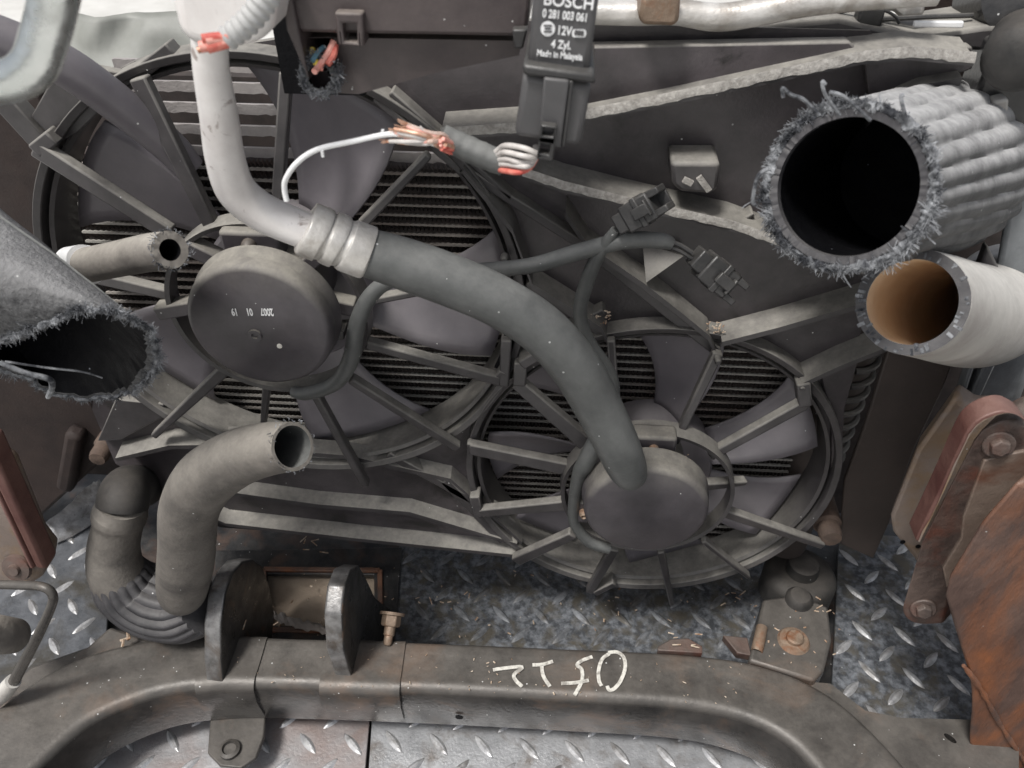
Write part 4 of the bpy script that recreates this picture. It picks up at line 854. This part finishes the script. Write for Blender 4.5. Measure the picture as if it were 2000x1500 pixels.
# bolted mount at the right
mb = MB(); prism(mb, [F(x, y, ZT + 0.004) for x, y in [(1490, 1170), (1560, 1160), (1618, 1185), (1625, 1250), (1610, 1310), (1590, 1330), (1462, 1290)]], Vector((0, 0, -0.07))); obj('mount_plate', mb, 'frame', cm, bevel=0.003)
c = F(1550, 1252, ZT + 0.004); mb = MB(); turned(mb, c, Z_, [(0.016, 0), (0.014, 0.003), (0.0085, 0.0035), (0.0085, 0.0075), (0.007, 0.009)], 28); obj('bolt', mb, 'bolt', cm)
mb = MB(); turned(mb, F(1562, 1125, 0.07), Z_, [(0.040, -0.03), (0.040, 0.0), (0.034, 0.008), (0.026, 0.010), (0.018, 0.010), (0.016, 0.022), (0.012, 0.024)], 40); obj('rubber_mount', mb, 'rubber_dark', cm)
mb = MB(); turned(mb, F(1560, 1172, 0.105), Z_, [(0.014, -0.02), (0.014, 0.004), (0.010, 0.009), (0.004, 0.010)], 24); obj('rubber_stop', mb, 'rubber_dark', cm)
mb = MB(); mi = MB(); hose_end(mb, mi, [(F(1478, 1272, ZT + 0.004), 0.0058), (F(1482, 1255, ZT + 0.006), 0.0058), (F(1488, 1225, ZT + 0.007), 0.0056)], 18, 4, 0.25); obj('drain_tube', mb, 'bolt', cm); obj('drain_bore', mi, 'inside', cm)
mb = MB(); prism(mb, [F(x, y, ZT + 0.002) for x, y in [(1285, 1262), (1310, 1248), (1345, 1246), (1372, 1262), (1372, 1275), (1285, 1270)]], Vector((0, 0, -0.02))); obj('rusty_tab', mb, 'rust_brown', cm, bevel=0.001)
mb = MB(); prism(mb, [F(x, y, ZT + 0.002) for x, y in [(1412, 1240), (1460, 1245), (1468, 1280), (1440, 1275)]], Vector((0, 0, -0.01))); obj('rusty_tab', mb, 'rust_brown', cm, bevel=0.001)
# upright ears
def ear(face_px, x, th, name='ear'):
    mb = MB(); fp = seglerp(face_px + [face_px[0]], 3)[:-1]
    prism(mb, [X(a, b, x) for a, b in fp], Vector((-th, 0, 0))); o = obj(name, mb, 'ear', cm, bevel=0.0022, seg=3)
    o.data.materials.append(M['ear_edge'])
    for p in o.data.polygons: p.material_index = 0 if abs(p.normal.x) > 0.5 else 1  # edges get the brighter steel by direction, as if lit by the sky
    return o
x1 = F(445, 1310, ZT).x
ear([(438, 1345), (432, 1290), (432, 1220), (440, 1160), (455, 1118), (474, 1096), (494, 1092), (512, 1104), (526, 1140), (536, 1195), (532, 1250), (515, 1300), (495, 1345)], x1, 0.017)
x2 = F(690, 1310, ZT).x
ear([(690, 1330), (672, 1270), (668, 1200), (674, 1145), (686, 1112), (702, 1104), (716, 1130), (734, 1168), (770, 1195), (800, 1222), (802, 1246), (740, 1252), (712, 1260), (704, 1320)], x2, 0.017)
# feet of the ears wrapped over the front of the beam
for q4 in ([(388, 1293), (430, 1289), (470, 1288), (508, 1289)], [(632, 1294), (690, 1295), (740, 1297), (786, 1298)]):
    ZT += 0.0018; beam(q4, [0.0575] * 4, 0.058, 'ear_foot', 'frame', rad=0.011); ZT -= 0.0018
c = F(764, 1212, ZT + 0.016); sx_ = Vector((-0.05, -0.75, -0.45))
mb = MB(); turned(mb, c, sx_, [(0.0125, -0.008), (0.0125, -0.006), (0.0125, -0.005)], 24); nw = obj('washer', mb, 'bolt', cm)
mb = MB(); turned(mb, c, sx_, [(0.010, -0.005), (0.010, 0.004), (0.0085, 0.006)], 6); obj('nut', mb, 'bolt', nw, bevel=0.0008)
mb = MB(); turned(mb, c, sx_, [(0.0055, 0.004), (0.0055, 0.014), (0.0044, 0.015), (0.0042, 0.022), (0.003, 0.024)], 18); obj('stud', mb, 'bolt', cm)
# tab below the left ear
mb = MB(); zt_ = 0.03; prism(mb, [F(x, y, zt_) for x, y in [(412, 1385), (520, 1385), (515, 1440), (500, 1480), (470, 1500), (430, 1496), (405, 1470)]], Vector((0, 0, -0.006))); obj('tow_tab', mb, 'frame', cm, bevel=0.0015)
c = F(450, 1466, zt_); mb = MB(); turned(mb, c, Z_, [(0.010, 0), (0.010, 0.004), (0.007, 0.006), (0.006, 0.003), (0.0059, 0.003)], 24); obj('bolt', mb, 'frame', cm)
# dark bore paints the shade of a hole in the beam's front
c = P(897, 1400, F(900, 1352, ZT).y - 0.003); mb = MB(); turned(mb, c, -Y_, [(0.004, 0), (0.004, 0.0006)], 14); obj('bore_disc', mb, 'inside', cm)
# painted mark, upside down on the beam (hand strokes)
STROKES = [[(1188, 1275), (1205, 1274), (1218, 1284), (1221, 1305), (1212, 1330), (1200, 1345), (1190, 1348), (1186, 1340)], [(1190, 1277), (1176, 1288), (1169, 1310), (1170, 1330), (1175, 1340)],
           [(1157, 1283), (1138, 1290), (1127, 1299), (1136, 1308), (1137, 1328), (1128, 1348), (1122, 1358)], [(1096, 1335), (1122, 1334), (1150, 1329)],
           [(1040, 1299), (1060, 1298), (1080, 1292)], [(1058, 1299), (1061, 1320), (1074, 1341)],
           [(963, 1309), (980, 1306), (1020, 1303), (1004, 1318), (1008, 1330), (1020, 1341)]]
for st in STROKES:
    pts = [a for a, _ in cr([(F(x, y, ZT + 0.0008), 0) for x, y in st], 5)]; mb = MB(); strip(mb, pts, 0.0035, Z_); obj('paint_stroke', mb, 'paint', cm)
# ================================================================ SIDES OF THE CAR
# rusty rail at the right, near the camera
rr_ = thing('side_rail', 'orange brown rusty body rail rising along the right edge', 'side rail', P(1950, 1300, -0.2))
def smooth2(px, k=5): return [(a.x, a.y) for a, _ in cr([(Vector((x, y, 0)), 0) for x, y in px], k)]
mb = MB(); prism(mb, [P(x, y, -0.20) for x, y in [(2070, 960), (2080, 1580), (1894, 1580)] + smooth2([(1896, 1500), (1890, 1440), (1894, 1380), (1890, 1325), (1866, 1245), (1842, 1165)]) + [(1850, 1128), (1915, 1020), (1985, 940)]], Vector((0.10, 0.09, 0))); obj('rail', mb, 'rust', rr_, bevel=0.004, seg=2)
mb = MB(); tube(mb, [Q(1882, 1300, -0.2005, 4), Q(1915, 1345, -0.2015, 5), Q(1960, 1425, -0.2015, 5), Q(2030, 1530, -0.2015, 5)], 8, 6, rf=lambda L, th, f: 1 + 0.35 * math.sin(L * 900)); obj('crease_ridge', mb, 'rust', rr_)  # added ridge, draws the lighter crease line of the rail
rb = thing('support_bracket', 'maroon bolted bracket arm with worn edge beside the rusty rail', 'bracket', P(1850, 1000, -0.17))
def hexbolt(parent, c, ax, r, m_):
    mb = MB(); turned(mb, c, ax, [(r, -0.003), (r, 0.0012), (r * 0.92, 0.002)], 28); w_ = obj('washer', mb, m_, parent)
    mb = MB(); turned(mb, c, ax, [(r * 0.66, 0.001), (r * 0.66, 0.0055), (r * 0.56, 0.0068)], 6); obj('bolt_head', mb, m_, w_, bevel=0.0006)
mb = MB(); prism(mb, pp([(1800, 1058), (1852, 955), (1900, 862)] + smooth2([(1915, 842), (1940, 828), (1970, 820), (2000, 830)]) + [(2030, 850), (2030, 1000), (1930, 1010), (1860, 1130), (1846, 1200)] + smooth2([(1842, 1218), (1800, 1220), (1774, 1212), (1762, 1192), (1768, 1165)]), -0.165), Vector((0.03, 0.03, 0))); obj('arm', mb, 'rust_brown', rb, bevel=0.002)
mb = MB(); prism(mb, pp([(1922, 900), (1950, 892), (2010, 880), (2010, 925), (1950, 1000), (1905, 1070), (1862, 1120), (1850, 1150), (1842, 1110), (1878, 1052), (1882, 1010)], -0.1675), Vector((0, 0.004, 0))); obj('arm_plate', mb, 'plate_brown', rb, bevel=0.001)
fl_ = smooth2([(1788, 1054), (1838, 950), (1876, 866), (1896, 832), (1924, 812), (1962, 802), (1992, 814), (2010, 840)], 4)
a_ = [P(x, y, -0.176) for x, y in fl_]; b_ = [P(x + 8, y + 5, -0.177) for x, y in fl_]
n = len(a_); mb = MB(); mb.add(a_ + b_ + [p + Vector((0, 0.016, 0)) for p in a_] + [p + Vector((0, 0.016, 0)) for p in b_],
    [f for i in range(n - 1) for f in ((i, i + 1, n + i + 1, n + i), (2 * n + i, 3 * n + i, 3 * n + i + 1, 2 * n + i + 1), (i, 2 * n + i, 2 * n + i + 1, i + 1), (n + i, n + i + 1, 3 * n + i + 1, 3 * n + i))] + [(0, n, 3 * n, 2 * n), (n - 1, 3 * n - 1, 4 * n - 1, 2 * n - 1)])
obj('flange', mb, 'maroon', rb, bevel=0.0008)
mb = MB(); vs = []
for i, (x, y) in enumerate(fl_):
    q_ = random.uniform(0.5, 4); vs += [P(x + 8 - q_, y + 5 - q_ * 0.6, -0.1776), P(x + 8, y + 5, -0.1776)]
mb.add(vs, [(2 * i, 2 * i + 1, 2 * i + 3, 2 * i + 2) for i in range(n - 1)]); obj('worn_edge', mb, 'tan_steel', rb)
for px, py, r in ((1950, 868, 30), (1803, 1188, 24)):
    c = P(px, py, -0.1665); hexbolt(rb, c, -Y_ + Vector((-0.15, 0, 0.2)), r * S(c), 'rust_brown')
bp = thing('inner_wing', 'buff stained body panel behind the maroon bracket arm', 'body panel', P(1830, 950, -0.06))
mb = MB(); prism(mb, pp([(1790, 880), (1865, 775), (1900, 800), (1960, 800), (1900, 900), (1820, 1090), (1790, 1100), (1742, 1040), (1738, 1010)], -0.10), Vector((0.01, 0.02, 0))); obj('panel', mb, 'tan_steel', bp, bevel=0.004)
for px, py, r in ((1763, 1058, 5), (1793, 1067, 5)):
    c = P(px, py, -0.1005); mb = MB(); turned(mb, c, -Y_, [(r * S(c), 0), (r * S(c), 0.0006)], 12); obj('bore_disc', mb, 'inside', bp)  # flat black discs, colour stands in for the shade inside holes
gp = thing('side_post', 'blue grey painted upright post at the right edge behind the pale hose', 'post', P(1920, 700, -0.03))
mb = MB(); prism(mb, pp([(1990, 250), (2080, 250), (2050, 620), (1985, 800), (1950, 805), (1872, 790), (1862, 775), (1930, 600)], -0.04), Vector((0.03, 0.05, 0))); obj('post', mb, 'post', gp, bevel=0.006)
for x0, y0, x1_, y1_, wv in ((1900, 690, 1868, 790, 10), (1935, 690, 1885, 800, 22)):
    mb = MB(); bar(mb, P(x0, y0, -0.046), P(x1_, y1_, -0.046), wv * 0.0004, 0.012); obj('post_rib', mb, 'post', gp, bevel=0.002)
mb = MB(); prism(mb, pp([(1930, 480), (1975, 570), (2010, 640), (1990, 700), (1900, 560)], -0.06), Vector((0, 0.01, 0))); obj('post_gusset', mb, 'strut', gp, bevel=0.002)
df = thing('air_deflector', 'flat dark brown deflector beside the ribbed radiator tank', 'deflector', P(1750, 900, -0.03))
mb = MB(); prism(mb, pp([(1742, 660), (1880, 660), (1838, 770), (1785, 880), (1776, 905), (1738, 1020), (1706, 1092), (1640, 1062), (1650, 940), (1690, 830)], -0.030), Vector((0, 0.006, 0))); obj('panel', mb, 'flap', df, bevel=0.0015)
# upper right corner pieces
tc = thing('tie_bar', 'dusty black upper tie bar running to the top right corner', 'tie bar', P(1600, 75, -0.02))
mb = MB(); prism(mb, pp([(1150, 66), (1500, 48), (1640, 36), (1800, 70), (1920, 52), (2080, 40), (2080, 110), (1900, 100), (1680, 90), (1150, 96)], -0.028), Vector((0, 0.05, 0.0))); obj('bar', mb, 'strut', tc, bevel=0.003)
mb = MB(); c = P(1990, 108, -0.06); turned(mb, c, -Y_ + X_ * -0.5, [(0.020, -0.03), (0.020, 0.006), (0.017, 0.010), (0.009, 0.013), (0.001, 0.014)], 32); obj('end_bush', mb, 'rubber_dark', tc)
mb = MB(); shelf(mb, [(1695, 236), (1740, 192), (1800, 166), (1880, 152)], -0.05, -0.02, 0.005); obj('arch_ledge', mb, 'strut', tc)
mb = MB(); box(mb, P(1960, 165, -0.03), X_ * 0.022, Y_ * 0.015, Z_ * 0.03); obj('end_block', mb, 'black', tc, bevel=0.003)
ht = thing('headlight_housing', 'clear and black headlight housing corner at the very top right', 'headlight', P(1950, 10, 0.05))
mb = MB(); prism(mb, pp([(1918, -40), (2100, -40), (2100, 50), (1905, 50)], 0.02), Vector((0, 0.08, 0))); obj('housing', mb, 'post', ht, bevel=0.006)
mb = MB(); c = P(1975, -8, 0.0); turned(mb, c, -Y_ + Z_ * 0.4, [(0.028, -0.02), (0.028, 0.02), (0.02, 0.022)], 32); obj('bulb_cap', mb, 'black', ht)
fp = thing('fog_panel', 'dark maroon panel behind the top right end of the silver pipe', 'panel', P(1860, 20, 0.04))
mb = MB(); prism(mb, pp([(1800, -40), (1912, -40), (1905, 46), (1795, 44)], 0.05), Vector((0, 0.02, 0))); obj('panel', mb, 'fender', fp, bevel=0.003)
mb = MB(); prism(mb, pp([(1786, 42), (1884, 42), (1882, 56), (1784, 54)], -0.032), Vector((0, 0.003, 0.0))); tag(obj('label_strip', mb, 'white', bevel=0.001), 'small bright white strip lying on the upper tie bar', 'strip')
sn = thing('sensor_plug', 'small black plug with thin cable under the overhead silver pipe', 'plug', P(1700, 30, -0.02))
mb = MB(); box(mb, P(1697, 30, -0.02), X_ * 0.008, Y_ * 0.006, Z_ * 0.006); obj('plug', mb, 'black', sn, bevel=0.002)
mb = MB(); tube(mb, [Q(1690, 22, -0.022, 3), Q(1725, 20, -0.024, 3), Q(1748, 32, -0.024, 3), Q(1756, 46, -0.024, 3)], 8, 5); obj('cable', mb, 'black', sn)
for pts_ in ([(1640, 48), (1700, 40), (1790, 34), (1900, 30)], [(1560, 40), (1640, 22), (1760, 4), (1800, -20)]):
    mb = MB(); tube(mb, [Q(x, y, -0.015, 5) for x, y in pts_], 8, 5); obj('cable', mb, 'black', sn)
mb = MB(); prism(mb, pp([(1690, 6), (1810, -8), (1806, 30), (1760, 36), (1745, 22), (1700, 28)], -0.01), Vector((0, 0.01, 0))); obj('bracket', mb, 'alu_dirty', sn, bevel=0.002)
mb = MB(); prism(mb, pp([(1940, 200), (1972, 192), (1968, 262), (1945, 260)], -0.055), Vector((0, 0.012, 0))); tag(obj('cable_clip', mb, 'rubber_pale', bevel=0.002), 'small beige clip on the dark post right of the large frayed hose', 'clip')
# left side
lf = thing('inner_fender', 'dark brown inner fender in the shadow at the left edge', 'fender', P(60, 900, 0.0))
mb = MB(); prism(mb, pp([(-200, 600), (60, 640), (170, 760), (212, 860), (196, 905), (140, 955), (80, 1010), (0, 1030), (-200, 1040)], 0.03), Vector((0, 0.02, 0))); obj('panel', mb, 'fender', lf, bevel=0.004)
for x0, y0, x1_, y1_, wv in ((150, 840, 130, 950, 34), (215, 790, 245, 880, 16)):
    mb = MB(); a = P(x0, y0, 0.022); bar(mb, a, P(x1_, y1_, 0.022), wv * S(a), 0.02); obj('stiffener', mb, 'fender', lf, bevel=0.006)
mb = MB(); prism(mb, pp([(-250, 90), (60, 130), (100, 240), (85, 420), (120, 560), (-250, 560)], 0.06), Vector((0, 0.02, 0))); obj('upper_panel', mb, 'fender', lf, bevel=0.004)
lb = thing('body_corner', 'tan body corner with dark red double edge at the left', 'body corner', P(40, 1050, -0.15))
mb = MB(); prism(mb, pp([(-120, 860), (0, 930), (60, 1070), (85, 1100), (80, 1130), (65, 1140), (-120, 1140)], -0.15), Vector((0, 0.03, 0))); obj('panel', mb, 'tan_steel', lb, bevel=0.004)
for dx, wv, m_ in ((0, 26, 'maroon'), (-18, 12, 'maroon')):
    mb = MB(); a, b = P(-20 + dx, 850, -0.155), P(92 + dx, 1095, -0.155); bar(mb, a, b, wv * S(a), 0.02); obj('edge_strip', mb, m_, lb, bevel=0.003)
c = P(34, 1108, -0.155); mb = MB(); turned(mb, c, -Y_ + Z_ * 0.4, [(0.014, 0), (0.013, 0.003), (0.006, 0.004), (0.005, 0.007)], 20); obj('bolt', mb, 'rust_brown', lb)
lr = thing('bonnet_stay', 'bent grey rod with cream plastic end at the lower left corner', 'rod', P(60, 1250, -0.22))
mb = MB(); tube(mb, [Q(-60, 1140, -0.20, 9), Q(40, 1143, -0.205, 9), Q(82, 1146, -0.21, 9), Q(102, 1160, -0.212, 9), Q(100, 1185, -0.214, 9), Q(70, 1250, -0.218, 10), Q(25, 1335, -0.224, 11)], 14, 8); obj('rod', mb, 'frame', lr)
mb = MB(); tube(mb, [Q(26, 1330, -0.224, 15), Q(8, 1352, -0.226, 17), Q(-10, 1368, -0.226, 16)], 16, 4); obj('end_fitting', mb, 'rubber_pale', lr)
lc = thing('rubber_buffer', 'round dark rubber buffer partly cut off at the lower left edge', 'buffer', P(0, 1250, -0.2))
mb = MB(); turned(mb, P(-12, 1240, -0.20), Z_ - Y_ * 0.6, [(0.016, -0.03), (0.018, 0.0), (0.013, 0.008), (0.012, 0.018), (0.007, 0.020)], 32); obj('buffer', mb, 'rubber_grey', lc)
# pale things behind the grille at the top left
ps_ = thing('plastic_sheet', 'pale grey green creased plastic sheet behind the shroud at the top left', 'plastic sheet', P(240, 80, 0.12))
mb = MB(); vs = []; nx, ny = 24, 10
for j in range(ny + 1):
    for i in range(nx + 1):
        x, y = 60 + 400 * i / nx, 28 + 110 * j / ny; p = P(x, y, 0.10); vs.append(p + Vector((0, 0.02 * noise.noise(p * 14) + 0.012 * noise.noise(p * 40 + Vector((3, 1, 2))) - 0.03 * (j / ny), 0)))
mb.add(vs, [(j * (nx + 1) + i, j * (nx + 1) + i + 1, (j + 1) * (nx + 1) + i + 1, (j + 1) * (nx + 1) + i) for j in range(ny) for i in range(nx)])
o = obj('sheet', mb, 'sheet', ps_); s = o.modifiers.new('thickness', 'SOLIDIFY'); s.thickness = 0.002
bk = thing('dark_backing', 'added dark sheet that makes the space behind the radiator read as shade', 'dark backing', (0, 0.13, 0))
mb = MB(); box(mb, Vector((0.0, 0.135, 0.27)), X_ * 0.75, Y_ * 0.006, Z_ * 0.24); obj('cover', mb, 'core', bk, bevel=0.004)  # dark sheet added so that the gaps in front read dark

# ================================================================ CRUMBS
mb = MB()
def crumb(p, r):
    a = Vector((random.uniform(-1, 1), random.uniform(-1, 1), random.uniform(-.3, .3))).normalized(); b = a.orthogonal().normalized(); c = a.cross(b)
    box(mb, p, a * r * random.uniform(0.8, 2.6), b * r * random.uniform(0.3, 0.8), c * r * random.uniform(0.3, 0.6))
for _ in range(90):
    x = random.uniform(420, 1450); p = F(x, 1250 + (x - 420) * 0.045 + random.uniform(4, 80), ZT + 0.0008); crumb(p, random.uniform(0.0002, 0.0008))
for _ in range(90):
    p = F(random.uniform(520, 1560), random.uniform(1100, 1250), 0.006); crumb(p, random.uniform(0.0004, 0.0012))
for x, y in ((245, 1248), (250, 1240), (240, 1256)): crumb(F(x, y, 0.103), 0.0022)
for _ in range(22):
    crumb(F(random.uniform(1500, 1640), random.uniform(1165, 1310), ZT + 0.005), random.uniform(0.0004, 0.0011))
for x, y, Y in [(1168 + random.uniform(-22, 22), 618 + random.uniform(-12, 14), -0.046) for _ in range(26)] + [(1390 + random.uniform(-14, 26), 640 + random.uniform(-10, 12), -0.046) for _ in range(26)] + [(470 + random.uniform(-50, 70), 500 + random.uniform(-8, 10), -0.094) for _ in range(40)] + [(1270 + random.uniform(-60, 80), 895 + random.uniform(-8, 14), -0.088) for _ in range(40)]:
    crumb(P(x, y, Y), random.uniform(0.0003, 0.0009))
for _ in range(46):
    x, y = random.choice(((300, 905), (240, 850), (620, 1065), (880, 1165), (1330, 1250), (1570, 1100), (1600, 1180), (250, 1240), (500, 1230), (920, 880), (1450, 1170)))
    p = F(x + random.uniform(-40, 40), y + random.uniform(-14, 14), 0.105 if y > 1170 else 0.012); a = random.uniform(0, 6.3); e = Vector((math.cos(a), math.sin(a), random.uniform(-0.2, 0.2))) * random.uniform(0.002, 0.006)
    box(mb, p, e, Vector((-e.y, e.x, 0)).normalized() * 0.0005, Z_ * 0.0004)
o = obj('debris', mb, 'chip'); tag(o, 'pale wood and plastic crumbs scattered over crossmember and floor', None, kind='stuff')
